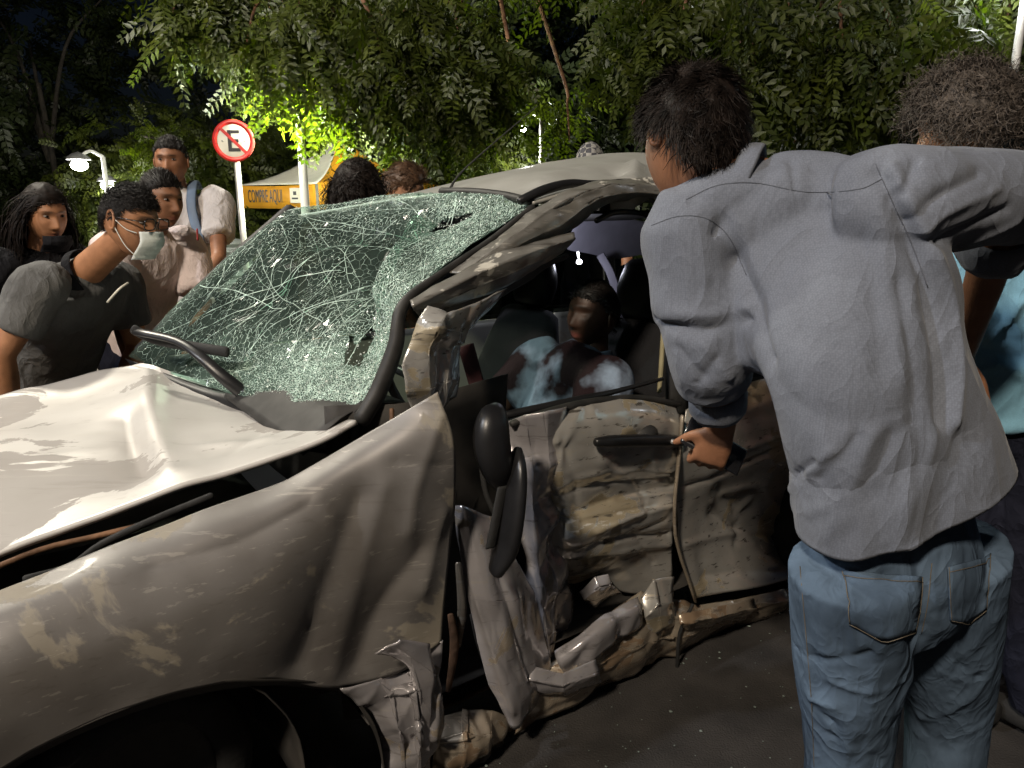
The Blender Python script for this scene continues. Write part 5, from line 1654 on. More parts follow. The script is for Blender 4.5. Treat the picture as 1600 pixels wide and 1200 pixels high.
def person(label, J, skin, shirt, trousers, head_fwd, head_up=(0, 0, 1), sleeve=.55, long=False, skirt=0.0, voxel=.009, rel=None, shirt_name='shirt', hs=1.0,
           curlL=(.4, .5, .3), curlR=(.4, .5, .3), palmL=None, palmR=None, thumbL=None, thumbR=None, loose=.018, girth=1.0, collar=True, cup=.018, collar_mat=None, folds=.006, shoes=True, cuffs=False, shirt_fn=None, ssmooth=5, extra=None, armloose=0.0, seated=False, torso_override=None, fold_seed=1, hem=.02, tgirth=0.0, trouser_fn=None, handdirL=None, handdirR=None):
    J = {k: np.asarray(v, float) for k, v in J.items()}
    base = (J['ftL'] + J['ftR']) / 2
    base[2] = min(J['ftL'][2], J['ftR'][2]) - .07 if not seated else base[2]
    e = empty('person', base)
    tag(e, label, 'person')
    g = girth
    fr = hframe(J['head'], head_fwd, head_up)
    shax, hpax = nrm(J['shR'] - J['shL']), nrm(J['hipR'] - J['hipL'])
    pel = (J['hipL'] + J['hipR']) / 2
    nk = J['neck']
    mid = J.get('spine', (pel + nk) / 2)
    shw = np.linalg.norm(J['shR'] - J['shL']) / 2
    # ---- skin body
    parts = []
    skull_base = fr[0] + (np.array([[0, -.018, -.06]]) * hs @ fr[1])[0]
    parts.append(tube([nk - nrm(skull_base - nk) * .05, nk * .5 + skull_base * .5, skull_base], np.array([.062, .054, .05]) * hs, n=16))
    slim = .62 if torso_override is not None else 1.0
    tp = [pel - (mid - pel) * .1, pel * .6 + mid * .4, mid, mid * .35 + nk * .65, nk * .92 + mid * .08]
    side = [hpax, hpax, (hpax + shax) / 2, shax, shax]
    parts.append(tube(tp, np.array([.145, .13, .135, shw * .82, shw * .45]) * g * slim, np.array([.09, .085, .095, .095, .06]) * g * slim, side=side, n=20))
    for S in 'LR':
        a, b_, c = J['sh' + S], J['el' + S], J['ha' + S]
        parts.append(tube([a, a * .5 + b_ * .5, b_], np.array([.05, .046, .037]) * g, n=12))
        parts.append(tube([b_, b_ * .65 + c * .35, c], np.array([.037, .038, .026]) * g, n=12))
        fd = nrm(c - b_) if (handdirL if S == 'L' else handdirR) is None else nrm(handdirL if S == 'L' else handdirR)
        pn = palmL if S == 'L' else palmR
        if pn is None: pn = (pel - c)
        ts = thumbL if S == 'L' else thumbR
        if ts is None: ts = np.cross(fd, pn) * (1 if S == 'L' else -1)
        parts += hand_parts(c, fd, pn, ts, curlL if S == 'L' else curlR, hs)
        h_, k_, f_ = J['hip' + S], J['kn' + S], J['ft' + S]
        parts.append(tube([h_, h_ * .5 + k_ * .5, k_], np.array([.075, .07, .052]) * g, n=12, cap=.05))
        parts.append(tube([k_, k_ * .65 + f_ * .35, f_], np.array([.052, .052, .036]) * g, n=12))
    BV, BF = remesh(parts, voxel, 4)
    hv = to_world(fr, HV * hs)
    V, F = merge([(BV, BF), (hv, HF)])
    tc = np.concatenate([np.zeros((len(BV), 3)), HT])
    body = obj('body', (V, F), skin, e, tintcol=tc)
    # ---- shirt
    L = loose
    if torso_override is not None: tor = torso_override
    else:
        down = nrm(pel - mid)
        tp2 = [pel + down * hem, pel, pel * .5 + mid * .5, mid, mid * .4 + nk * .6, (J['shL'] + J['shR']) / 2 * .6 + nk * .4, nk]
        side2 = [hpax, hpax, hpax, (hpax + shax) / 2, shax, shax, shax]
        tor = tube(tp2, np.array([.155 + skirt, .15 + skirt * .7, .14, .145, shw * .88, shw * .8, .06]) * g + L, np.array([.10 + skirt * .6, .098, .094, .1, .104, .08, .05]) * g + L * .8, side=side2, n=28, sub=6, power=2.3)
    sp = [tor] + (extra or [])
    for S in 'LR':
        a, b_, c = J['sh' + S], J['el' + S], J['ha' + S]
        t = sleeve if isinstance(sleeve, float) else sleeve[0 if S == 'L' else 1]
        inn = a * .75 + nk * .25 - [0, 0, .02]
        if long or t > 1:
            en = b_ * (2 - t) + c * (t - 1) if not long else c
            sp.append(tube([inn, a, a * .5 + b_ * .5, b_, b_ * .5 + en * .5, en], (np.array([.06, .066, .058, .052, .05, .046]) * g + L * .9 + armloose), n=16, cap=.15))
        else:
            en = a * (1 - t) + b_ * t
            sp.append(tube([inn, a, a * .5 + en * .5, en], (np.array([.06, .066, .062, .06]) * g + L * .9), n=16, cap=.1))
        if cuffs:
            pass
    SV, SF = remesh(sp, voxel, ssmooth)
    N = vnormals(SV, SF)
    ax_ = nrm(nk - pel)
    q = SV @ np.stack([nrm(np.cross(ax_, [0, 1, .3])), np.array([0, 1., 0]), ax_], 1)
    q = q * np.array([9, 9, 5.0]) + fold_seed * 7
    wr_ = vnoise(q + .8 * np.stack([vnoise(q * .6, 2)] * 3, 1), 1)
    SV = SV + N * (folds * (1 - 2 * np.abs(wr_)) + folds * .5 * vnoise(q * 2.2, 5))[:, None]
    if shirt_fn: SV = strokes(SV, SF, shirt_fn)
    so_ = obj(shirt_name, (SV, SF), shirt, e)
    if collar:
        cdir = nrm(skull_base - nk)
        f_ = nrm(fr[1][1] - cdir * fr[1][1].dot(cdir))
        r_ = np.cross(f_, cdir)
        pts, wv = [], []
        for q_ in np.linspace(R(12), R(348), 17):
            dn = .012 - .05 * abs(math.cos(q_ / 2)) ** 6
            pts.append(nk + cdir * (cup + dn) + (f_ * math.cos(q_) + r_ * math.sin(q_)) * (.070 + .012 * abs(math.cos(q_ / 2)) ** 4) * g)
        pts = np.array(pts)
        obj('collar', tube(pts, .019, .004, side=np.array([cdir + .35 * nrm(nk - p_) for p_ in pts]), n=8, sub=2), collar_mat or shirt, so_)
    # ---- trousers
    tr = []
    tr.append(tube([pel + nrm(mid - pel) * .13, pel, pel - nrm(mid - pel) * .08], np.array([.155, .165, .14]) * g, np.array([.108, .115, .1]) * g, side=hpax, n=20))
    for S in 'LR':
        h_, k_, f_ = J['hip' + S], J['kn' + S], J['ft' + S]
        tr.append(tube([h_ + [0, 0, .02], h_ * .5 + k_ * .5, k_, k_ * .5 + f_ * .5, f_ * .93 + k_ * .07], (np.array([.092, .085, .068, .062, .058]) * g + .004 + tgirth), n=16, cap=.1))
    TV, TF = remesh(tr, voxel, 5)
    N = vnormals(TV, TF)
    q = TV * np.array([12, 12, 16.0]) + fold_seed
    TV = TV + N * (.003 * fbm(TV * np.array([14, 14, 9.0]) + fold_seed, 3, 8))[:, None]
    if trouser_fn: TV = strokes(TV, TF, trouser_fn)
    tro = obj('trousers', (TV, TF), trousers, e)
    LAST['trousers'] = (TV, TF, tro)
    LAST['shirt'] = (SV, SF)
    LAST['J'] = J
    if shoes:
        ff = nrm(np.array([*np.cross([0, 0, 1.0], hpax)[:2], 0]))
        if J.get('face') is not None: ff = nrm(J['face'])
        for S in 'LR':
            f_ = J['ft' + S]
            obj('shoe', tube([f_ + [0, 0, -.03] - ff * .06, f_ + [0, 0, -.03] + ff * .02, f_ + [0, 0, -.045] + ff * .11, f_ + [0, 0, -.05] + ff * .18], [.038, .044, .046, .03], [.045, .042, .028, .018], side=hpax, n=14), M['rubber'], e)
    return e, fr, body
def stand(px, pyhead, Y, facing, lean=0.0, h=None, armL=None, armR=None, shw=.18, head_off=0.0, ground=None):
    """joint set for a standing figure whose head centre is seen at (px, py)"""
    hd = PY(px, pyhead, Y)
    gz = float(ground_z(hd[1])) if ground is None else ground
    f = nrm([facing[0], facing[1], 0])
    r = np.array([f[1], -f[0], 0])
    z = hd[2] - gz
    up_ = np.array([0, 0, 1.0])
    nk = hd - up_ * .16 - f * (.05 + .1 * lean)
    tl = .50 * (z / 1.65 if lean < .2 else 1)
    sp_dir = nrm(up_ * math.cos(lean) + f * math.sin(lean))
    pel = nk - sp_dir * tl
    pel[2] = min(pel[2], .98)
    J = dict(head=hd, neck=nk, spine=(nk + pel) / 2 - f * .02)
    J['shL'], J['shR'] = nk - r * shw - sp_dir * .05, nk + r * shw - sp_dir * .05
    J['hipL'], J['hipR'] = pel - r * .09, pel + r * .09
    for S, sg in (('L', -1), ('R', 1)):
        J['ft' + S] = np.array([pel[0], pel[1], gz + .08]) + r * .12 * sg - f * .02
        J['kn' + S] = (J['hip' + S] + J['ft' + S]) / 2 + f * .05
        J['el' + S] = J['sh' + S] + r * sg * .06 - up_ * .28 - f * .03
        J['ha' + S] = J['el' + S] - up_ * .2 + f * .12
    if armL: J['elL'], J['haL'] = armL
    if armR: J['elR'], J['haR'] = armR
    J['face'] = f
    return J
M['hair_black'] = mat('hair_black', (.012, .010, .009), .6, var=.4, spec=.25)
M['hair_brown'] = mat('hair_brown', (.09, .05, .028), .45, var=.4, spec=.5)
M['hair_grey'] = mat('hair_grey', (.075, .062, .052), .6, var=.8, scale=60, spec=.2)
M['hair_dark'] = mat('hair_dark', (.011, .0075, .006), .6, var=.6, scale=40, spec=.15)
M['skin_a'] = skin_mat('skin_tan', (.36, .17, .085))
M['skin_b'] = skin_mat('skin_brown', (.25, .115, .06))
M['skin_c'] = skin_mat('skin_light', (.46, .25, .15))
M['skin_d'] = skin_mat('skin_shaded', (.07, .035, .022))  # driver's skin, cabin shade painted into its colour
M['eye_white'] = mat('eye_white', (.20, .175, .15), .2, var=.05)
M['eye_dark'] = mat('eye_dark', (.012, .008, .006), .15, var=.1)
M['denim_dark'] = mat('denim_dark', (.018, .02, .034), .85, var=.35, scale=9, bump=.2, bscale=300, spec=.1, crease=0.5)
M['denim'] = mat('denim', (.075, .11, .16), .9, var=.55, scale=6, bump=.08, bscale=700, detail=9, spec=.1, crease=0.36)
M['khaki'] = mat('khaki', (.13, .11, .08), .85, var=.2, spec=.1)
M['black_cloth'] = mat('black_cloth', (.012, .012, .014), .85, var=.3, bump=.2, bscale=200, spec=.1, crease=0.4)
def eyes(e, fr, s=1.0):
    for sx_ in (-1, 1):
        c = np.array([[sx_ * .031 * s, .0745 * s, .010 * s]])
        o = obj('eye', (to_world(fr, ball(c[0], (.0115 * s, .0092 * s, .0044 * s), 12)[0]), ball(c[0], .01, 12)[1]), M['eye_white'], e)
        obj('iris', (to_world(fr, ball(c[0] + [0, .0045 * s, 0], (.0064 * s, .0058 * s, .0044 * s), 10)[0]), ball(c[0], .01, 10)[1]), M['eye_dark'], o)

# ---- man in the grey dotted shirt, seen from behind, bending to the car
M['shirt_grey'] = weave_mat('shirt_grey', (.165, .182, .222), .0036, var=.08, bump=.14, contrast=.2, crease=.32, crscale=8.0)
J = dict(head=PY(1076, 218, 1.47), neck=PY(1160, 288, 1.41), spine=PY(1340, 560, 1.28),
         shL=PY(1080, 362, 1.42), shR=PY(1398, 318, 1.27), elL=PY(1108, 548, 1.40), haL=PY(1128, 668, 1.50),
         elR=PY(1580, 308, 1.36), haR=PY(1500, 560, 1.58),
         hipL=PY(1330, 900, 1.20), hipR=PY(1475, 870, 1.30), knL=PY(1325, 1150, 1.28), knR=PY(1480, 1110, 1.42))
for S in 'LR':
    k = J['kn' + S]
    J['ft' + S] = np.array([k[0] + .01, k[1] - .03, .08])
J['face'] = np.array([-.35, .94, 0])
def T_(px, py, Y): return PY(px, py, Y)
sax = nrm(J['shR'] - J['shL'])
hax = nrm(PY(1560, 760, 1.33) - PY(1240, 800, 1.17))
tor = tube([T_(1396, 735, 1.24), T_(1390, 705, 1.238), T_(1380, 660, 1.235), T_(1352, 560, 1.25), T_(1314, 450, 1.30), T_(1286, 388, 1.335), T_(1240, 345, 1.37), T_(1172, 305, 1.41)],
           [.165, .178, .182, .178, .175, .165, .135, .085], [.105, .118, .124, .125, .11, .075, .055, .05],
           side=[hax, hax, hax, hax, sax, sax, sax, sax], n=36, sub=6, power=2.25, cap=.08)
fold = [
    ([(1150, 405), (1172, 450), (1190, 510), (1200, 560)], .016, -.014), ([(1150, 330), (1180, 410), (1205, 490)], .02, .006),
    ([(1236, 250), (1240, 275), (1242, 296)], .007, -.007),
    ([(1372, 262), (1402, 330), (1432, 400), (1456, 480), (1470, 560), (1472, 660)], .014, -.018), ([(1392, 262), (1428, 330), (1462, 400), (1486, 480), (1496, 560), (1490, 660)], .012, .013),
    ([(1420, 345), (1470, 305), (1530, 272)], .010, -.009), ([(1440, 362), (1490, 328), (1560, 296)], .008, .006), ([(1462, 378), (1520, 350), (1575, 325)], .008, -.008), ([(1500, 384), (1550, 366), (1590, 346)], .007, .006),
    ([(1412, 300), (1424, 270), (1430, 250)], .008, -.008),
    ([(1262, 445), (1290, 428), (1322, 436)], .014, -.0035), ([(1252, 480), (1262, 525), (1304, 548)], .014, -.003), ([(1380, 380), (1400, 480), (1408, 580)], .022, .005),
    ([(1350, 380), (1368, 480), (1374, 580)], .018, -.005), ([(1404, 440), (1424, 560), (1428, 660)], .012, -.006),
    ([(1200, 580), (1260, 640), (1340, 662), (1430, 632)], .03, -.005), ([(1300, 700), (1340, 680), (1430, 640)], .03, .004),
    ([(1232, 790), (1280, 750), (1340, 680)], .010, -.007), ([(1236, 764), (1262, 738), (1300, 704)], .008, .006), ([(1245, 742), (1272, 722)], .006, -.008), ([(1290, 840), (1325, 770), (1362, 680)], .014, .007), ([(1320, 845), (1355, 770), (1392, 680)], .011, -.007),
    ([(1385, 845), (1430, 760), (1462, 670)], .016, .006), ([(1440, 845), (1475, 770), (1500, 690)], .014, -.006), ([(1520, 820), (1545, 750), (1540, 680)], .016, .006),
    ([(1230, 822), (1262, 802), (1290, 790)], .007, .006),
    ([(1020, 500), (1060, 512), (1110, 515), (1168, 500)], .010, -.014), ([(1015, 480), (1060, 490), (1110, 492), (1165, 480)], .012, .007),
    ([(1062, 545), (1100, 590)], .009, -.006), ([(1100, 540), (1140, 590)], .008, .006), ([(1120, 560), (1090, 600)], .008, -.006),
]
jf = [([(1230, 930), (1330, 940), (1430, 930)], .006, -.006), ([(1240, 1010), (1290, 1030), (1360, 1020)], .007, -.007), ([(1300, 1060), (1350, 1080), (1410, 1060)], .007, .006), ([(1380, 900), (1420, 940), (1440, 1000)], .008, -.009), ([(1240, 1080), (1290, 1120), (1380, 1190)], .007, -.008), ([(1450, 980), (1500, 1040), (1530, 1060)], .008, -.008), ([(1440, 1120), (1500, 1100), (1540, 1060)], .008, .008), ([(1280, 900), (1290, 1000), (1330, 1180)], .02, .006), ([(1250, 860), (1262, 1000), (1270, 1200)], .004, .005), ([(1340, 880), (1400, 1000), (1440, 1150)], .014, .008), ([(1440, 880), (1430, 1000), (1410, 1150)], .012, -.014), ([(1300, 1150), (1400, 1130)], .012, -.006), ([(1230, 1120), (1270, 1090), (1300, 1100)], .012, .009), ([(1240, 1160), (1300, 1130)], .01, -.008), ([(1460, 960), (1540, 930)], .012, -.006), ([(1440, 1060), (1520, 1010)], .012, .006)]
e, fr, body = person('man in a grey dotted shirt and jeans bending to look into the crushed car', J, M['skin_b'], M['shirt_grey'], M['denim'], (-.40, .86, -.25), (.12, .2, 1), sleeve=(1.38, 1.12), voxel=.005, hs=.96, folds=.0026, loose=.014,
                     shirt_fn=fold, trouser_fn=[(p_, w_ * 1.2, a_ * .8) for p_, w_, a_ in jf], torso_override=tor, tgirth=.014, ssmooth=30, collar=True, cup=-.004, girth=1.0, armloose=.016,
                     extra=[tube([PY(1175, 285, 1.40), PY(1120, 312, 1.41), PY(1070, 355, 1.42)], [.07, .075, .075], [.05, .06, .07], n=14), tube([PY(1075, 350, 1.42), PY(1080, 430, 1.41), PY(1088, 495, 1.40)], [.072, .080, .082], [.07, .075, .072], n=16, cap=.12), tube([PY(1078, 372, 1.415), PY(1180, 338, 1.385), PY(1290, 322, 1.345), PY(1395, 318, 1.285)], [.062, .07, .072, .062], [.058, .06, .06, .06], side=(0, 0, 1), n=16), tube([PY(1255, 345, 1.36), PY(1255, 420, 1.335), PY(1290, 520, 1.30)], [.13, .15, .16], [.06, .085, .1], side=sax, n=20), tube([PY(1255, 310, 1.36), PY(1180, 360, 1.385), PY(1110, 400, 1.41)], [.08, .085, .08], [.06, .065, .065], n=14)],
                     handdirL=PY(1098, 740, 1.53) - PY(1128, 668, 1.50), palmL=(.25, .9, .1), thumbL=(-.9, .2, .2), curlL=(.6, .9, .6), fold_seed=3)
hair_obj(e, fr, M['hair_dark'], 5, n=14000, length=.042, curl=.0018, turns=.8, grav=.03, width=.0010, comb=(.1, .2, -1), lift=.16, front=.055, side=.03, back=-.06, shell=.012, sc_=1.02, vol=.07, clump=1.7, messy=.12)
# collar, cuffs and pockets
def cuff(c, d, r, wdt, rx=1.0):
    d = nrm(d)
    pr = [(r * .90, -wdt), (r * 1.06, -wdt * .9), (r * 1.12, -wdt * .2), (r * 1.12, wdt * .5), (r * 1.04, wdt), (r * .92, wdt * .9)]
    V, F = lathe(pr, c, d, 28)
    N = vnormals(V, F)
    return V + N * (.004 * vnoise(V * 40, 4))[:, None], F
elv = J['haL'] - J['elL']
obj('cuff', cuff(J['elL'] + elv * .62, elv, .052, .026), M['shirt_grey'], e)
elv = J['haR'] - J['elR']
obj('cuff', cuff(J['elR'] + elv * .26, elv, .058, .03), M['shirt_grey'], e)
def cloth_patch(TVF, quad, n=10, off=.0035, tip=0.0):
    V_, F_ = TVF
    tri = []
    for f in F_:
        tri.append(f[:, :3])
        if f.shape[1] == 4: tri.append(f[:, [0, 2, 3]])
    tree = BVHTree.FromPolygons([tuple(v) for v in V_], [tuple(int(i) for i in t_) for t_ in np.concatenate(tri)])
    q = np.array(quad, float)
    g_ = []
    for v in np.linspace(0, 1, n):
        row = []
        for u in np.linspace(0, 1, n):
            p_ = (q[0] * (1 - u) + q[1] * u) * (1 - v) + (q[3] * (1 - u) + q[2] * u) * v
            p_ = p_ + [0, tip * v * (1 - abs(2 * u - 1))]
            h = tree.ray_cast(Vector(EYE), Vector(nrm(ray(*p_))))
            if h[0] is None: row.append(row[-1] if row else EYE); continue
            nn = np.array(h[1])
            if nn.dot(EYE - np.array(h[0])) < 0: nn = -nn
            row.append(np.array(h[0]) + nn * off)
        g_.append(row)
    return np.array(g_)
tv = LAST['trousers']
M['stitch'] = mat('stitch', (.13, .11, .085), .9, spec=.1)
for quad, tip in (([(1318, 890), (1440, 900), (1432, 985), (1328, 972)], 22), ([(1478, 885), (1548, 868), (1538, 950), (1482, 968)], 14)):
    g_ = cloth_patch(tv[:2], quad, 12, .004, tip)
    po = obj('back_pocket', gridVF(g_), M['denim'], tv[2], thick=.003)
    g2_ = cloth_patch(tv[:2], quad, 12, .0062, tip)
    for ln_ in (g2_[:, 0] * .93 + g2_[:, 1] * .07, g2_[:, -1] * .93 + g2_[:, -2] * .07, g2_[-1], g2_[1]):
        obj('stitching', tube(ln_, .0008, n=4, sub=1, cap=0), M['stitch'], po)
def seam(VF, pts, off=.0002, r=.0009):
    V_, F_ = VF
    tri = []
    for f in F_:
        tri.append(f[:, :3])
        if f.shape[1] == 4: tri.append(f[:, [0, 2, 3]])
    tree = BVHTree.FromPolygons([tuple(v) for v in V_], [tuple(int(i) for i in t_) for t_ in np.concatenate(tri)])
    out = []
    for p_ in crom(np.array(pts, float), 8):
        h = tree.ray_cast(Vector(EYE), Vector(nrm(ray(*p_))))
        if h[0] is not None: out.append(np.array(h[0]) + nrm(EYE - np.array(h[0])) * off)
    return tube(out, r, n=5, sub=1, cap=0)
_hr = [(T_(1376, 640, 1.236), .172, .114), (T_(1392, 700, 1.24), .190, .130), (T_(1400, 740, 1.243), .197, .136), (T_(1405, 768, 1.247), .202, .140)]
_hv, _hf = tube([q[0] for q in _hr], [q[1] for q in _hr], [q[2] for q in _hr], side=hax, n=72, sub=6, power=2.25, cap=0)
_m = 19 * 72
_hv, _hf = _hv[:_m], [_hf[0]]
_hn = vnormals(_hv, _hf)
_an = np.tile(np.arange(72) / 72 * 2 * np.pi, 19)
_dn = np.repeat(np.linspace(0, 1, 19), 72)
_hv = _hv + _hn * (.007 * _dn * np.sin(_an * 7 + 2 * np.sin(_an * 3)))[:, None]
_hv[:, 2] += -.008 * _dn ** 2 * np.cos(_an * 2 + .6)
_hv = strokes(_hv, _hf, fold)
obj('shirt_tail', (_hv, _hf), M['shirt_grey'], e, thick=.002)
M['seam'] = mat('seam', (.10, .108, .128), .9, spec=.1)
for pts in ([(1018, 352), (1060, 338), (1105, 342), (1140, 372), (1166, 430)], [(1072, 312), (1120, 290), (1180, 286), (1260, 300), (1340, 296), (1378, 280)], [(1368, 256), (1392, 310), (1424, 380), (1450, 450)]):
    obj('seam', seam(LAST['shirt'], pts), M['seam'], e)
tv = LAST['trousers']
for pts in ([(1250, 885), (1260, 1000), (1268, 1100), (1272, 1198)], [(1456, 880), (1450, 940), (1440, 990)]):
    obj('leg_seam', seam(tv[:2], pts), M['stitch'], tv[2])
# phone in his hand
M['phone'] = mat('phone_case', (.012, .012, .014), .25, var=.1, coat=.4)
pc = PY(1116, 697, 1.548)
tag(obj('mobile_phone', box(pc, nrm(PY(1172, 730, 1.54) - PY(1060, 662, 1.56)) * .073, nrm(np.cross(nrm(PY(1172, 730, 1.54) - PY(1060, 662, 1.56)), [.1, -.8, .6])) * .034, nrm([.1, -.8, .6]) * .0045, .004), M['phone']), 'black mobile phone in the grey shirted man\'s hand beside the door', 'phone')

# ---- man with curly grey hair, light blue shirt, behind him
M['shirt_blue'] = weave_mat('shirt_blue', (.22, .44, .58), .003, var=.08, bump=.2, contrast=.1, crease=.5, crscale=8.0)
J = dict(head=PY(1508, 200, 1.84), neck=PY(1535, 275, 1.84), spine=PY(1545, 430, 1.82), shL=PY(1440, 330, 1.95), shR=PY(1680, 320, 1.78), elL=PY(1420, 520, 2.05), haL=PY(1360, 600, 2.2), elR=PY(1730, 500, 1.75), haR=PY(1700, 640, 1.9),
         hipL=PY(1500, 640, 1.86), hipR=PY(1622, 640, 1.80), knL=PY(1520, 960, 1.88), knR=PY(1600, 950, 1.80), ftL=PY(1500, 1180, 1.90), ftR=PY(1600, 1190, 1.82))
for S in 'LR': J['ft' + S][2] = .1
J['face'] = np.array([-.5, .85, 0])
e, fr, body = person('man with curly grey hair, light blue shirt and dark jeans at the right', J, M['skin_a'], M['shirt_blue'], M['denim_dark'], (-.75, .55, -.25), (0, .1, 1), sleeve=.6, voxel=.0075, folds=.010, loose=.03, skirt=.015, fold_seed=5, hem=.0, shirt_fn=[([(1440, 560), (1500, 540), (1590, 560)], .012, -.012), ([(1450, 500), (1540, 490), (1590, 520)], .012, .010), ([(1560, 470), (1590, 600)], .012, -.012), ([(1440, 400), (1470, 370), (1490, 350)], .01, -.01), ([(1500, 590), (1560, 570), (1595, 590)], .01, .012), ([(1545, 530), (1575, 500), (1598, 470)], .008, .012)])
hair_obj(e, fr, M['hair_grey'], 9, n=5200, length=.060, curl=.0075, turns=1.8, grav=.05, width=.0012, comb=(0, .1, -1), lift=.22, front=.05, side=.0, back=-.055, seg=9, shell=.016, vol=.14, sc_=1.05, clump=1.6, messy=.4)

# ---- masked man in the charcoal polo leaning over the far wing
M['polo'] = mat('polo', (.12, .12, .118), .9, var=.15, bump=.25, bscale=250, spec=.1, crease=0.4)
J = dict(head=PY(203, 345, 2.62), neck=PY(130, 428, 2.70), spine=PY(95, 520, 2.78), shR=PY(62, 448, 2.52), shL=PY(185, 440, 2.92), elR=PY(2, 555, 2.45), haR=PY(20, 665, 2.50), elL=PY(215, 545, 2.95), haL=PY(190, 600, 2.75),
         hipL=PY(80, 660, 3.0), hipR=PY(10, 665, 2.84))
for S in 'LR':
    J['ft' + S] = np.array([J['hip' + S][0] - .12, J['hip' + S][1] + .06, .08])
    J['kn' + S] = (J['hip' + S] + J['ft' + S]) / 2 + [.07, 0, 0]
J['face'] = np.array([1, -.1, 0])
e, fr, body = person('man in charcoal polo, glasses and white face mask leaning over the bonnet', J, M['skin_a'], M['polo'], M['denim_dark'], (.93, -.25, -.20), (.1, 0, 1), sleeve=.62, voxel=.0075, folds=.006, loose=.012, fold_seed=9, girth=1.12, shirt_name='polo_shirt', collar_mat=M['black_cloth'])
hair_obj(e, fr, M['hair_black'], 15, n=5000, length=.024, curl=.003, turns=1.2, grav=.0, width=.0010, comb=(0, .8, .1), lift=.45, clump=.7, front=.055, side=.018, back=-.05, shell=.004, fadeside=.85)
eyes(e, fr)
M['mask'] = mat('mask', (.66, .70, .66), .75, var=.06, bump=.15, bscale=200)
def face_mask(e, fr, m, z0=-.112, z1=-.012, out=.012, loops=True):
    g = []
    for v in np.linspace(0, 1, 15):
        z = z0 + (z1 - z0) * v
        row = []
        for u in np.linspace(-1, 1, 17):
            x = u * (.058 - .006 * abs(v - .5))
            yb = .112 + .018 * math.exp(-((v - .62) / .35) ** 2) - 10.5 * x * x - .018 * (1 - v) ** 2
            row.append([x, yb + .0022 * math.sin(v * 28) * (1 - abs(u)), z - .006 * u * u])
        g.append(row)
    g = np.array(g)
    V, F = gridVF(g)
    o = obj('face_mask', (to_world(fr, V), F), m, e, thick=.0025)
    if loops:
        for s in (-1, 1):
            for vz, vy in ((z1 - .012, .01), (z0 + .012, .02)):
                pts = np.array([[s * .056, .077, vz], [s * .070, .045, vz * .7 + .0], [s * .081, .008, -.002 + (vz + .06) * .3]])
                obj('ear_loop', tube(to_world(fr, pts), .0016, n=6), m, o)
    return o
face_mask(e, fr, M['mask'])
M['frame'] = mat('glasses_frame', (.018, .012, .009), .25, var=.2)
gp_ = []
for s in (-1, 1):
    pts = []
    for a in np.linspace(0, 2 * np.pi, 25):
        c, n = math.cos(a), math.sin(a)
        pts.append([s * .033 + .026 * np.sign(c) * abs(c) ** .6, .108, .010 + .019 * np.sign(n) * abs(n) ** .6])
    gp_.append(tube(to_world(fr, np.array(pts)), .0024, n=6, sub=1, cap=0))
    gp_.append(tube(to_world(fr, np.array([[s * .058, .106, .018], [s * .076, .07, .018], [s * .08, .0, .012], [s * .078, -.02, -.002]])), .0024, n=6))
gp_.append(tube(to_world(fr, np.array([[-.008, .109, .014], [0, .112, .018], [.008, .109, .014]])), .0024, n=6))
obj('glasses', merge(gp_), M['frame'], e)
obj('collar_stripe', tube([PY(168, 472, 2.585), PY(186, 452, 2.575), PY(200, 442, 2.62)], [.004] * 3, [.004] * 3, n=6), M['sign_white'], e)

# ---- man in pale pink shirt, bending behind him
M['shirt_pink'] = mat('shirt_pink', (.68, .58, .56), .85, var=.1, bump=.2, bscale=160, spec=.1, crease=0.5)
J = stand(252, 312, 3.25, (.75, -.35), lean=.35, armL=(PY(300, 480, 3.3), PY(292, 470, 3.1)), armR=(PY(190, 500, 3.0), PY(215, 590, 2.95)))
J['elL'] = PY(318, 478, 3.35); J['haL'] = PY(300, 540, 3.1)
e, fr, body = person('man in pale pink shirt with short dark hair standing behind the masked man', J, M['skin_b'], M['shirt_pink'], M['denim_dark'], (.9, -.5, -.12), sleeve=.75, voxel=.009, folds=.008, loose=.026, fold_seed=12, girth=1.05)
hair_obj(e, fr, M['hair_black'], 16, n=1800, length=.02, grav=.0, lift=.4, width=.0014, front=.058, side=.02, back=-.05, shell=.006)
eyes(e, fr)
obj('pocket_edge', tube([PY(308, 358, 3.05), PY(309, 375, 3.05)], .004, n=6), mat('red_trim', (.3, .03, .03), .7), e)

# ---- man standing at the back in the white shirt
M['shirt_white'] = mat('shirt_white', (.58, .55, .54), .85, var=.08, bump=.2, bscale=160, spec=.1, crease=0.5)
J = stand(268, 252, 3.95, (.25, -.95), lean=.0, armL=(PY(342, 402, 3.85), PY(318, 452, 3.6)), armR=(PY(215, 420, 4.0), PY(220, 470, 3.8)), shw=.19)
e, fr, body = person('tall man in white shirt with rucksack straps standing farthest left behind', J, M['skin_b'], M['shirt_white'], M['denim_dark'], (.15, -1, -.05), sleeve=.62, voxel=.009, folds=.008, loose=.024, fold_seed=14)
hair_obj(e, fr, M['hair_black'], 17, n=1800, length=.016, grav=.0, lift=.4, width=.0014, front=.060, side=.022, back=-.05, shell=.006)
eyes(e, fr)
M['strap'] = mat('strap', (.12, .17, .25), .6, var=.2)
sl = tube([J['shL'] * .45 + J['neck'] * .55 + np.array([0, .06, .05]), J['shL'] * .5 + J['neck'] * .5 + np.array([0, -.02, .085]), J['shL'] * .55 + J['neck'] * .45 + np.array([.01, -.125, -.04]), J['shL'] * .6 + J['neck'] * .4 + np.array([.04, -.15, -.22])], [.025] * 4, [.006] * 4, side=(1, 0, 0), n=8)
obj('rucksack_strap', sl, M['strap'], e)

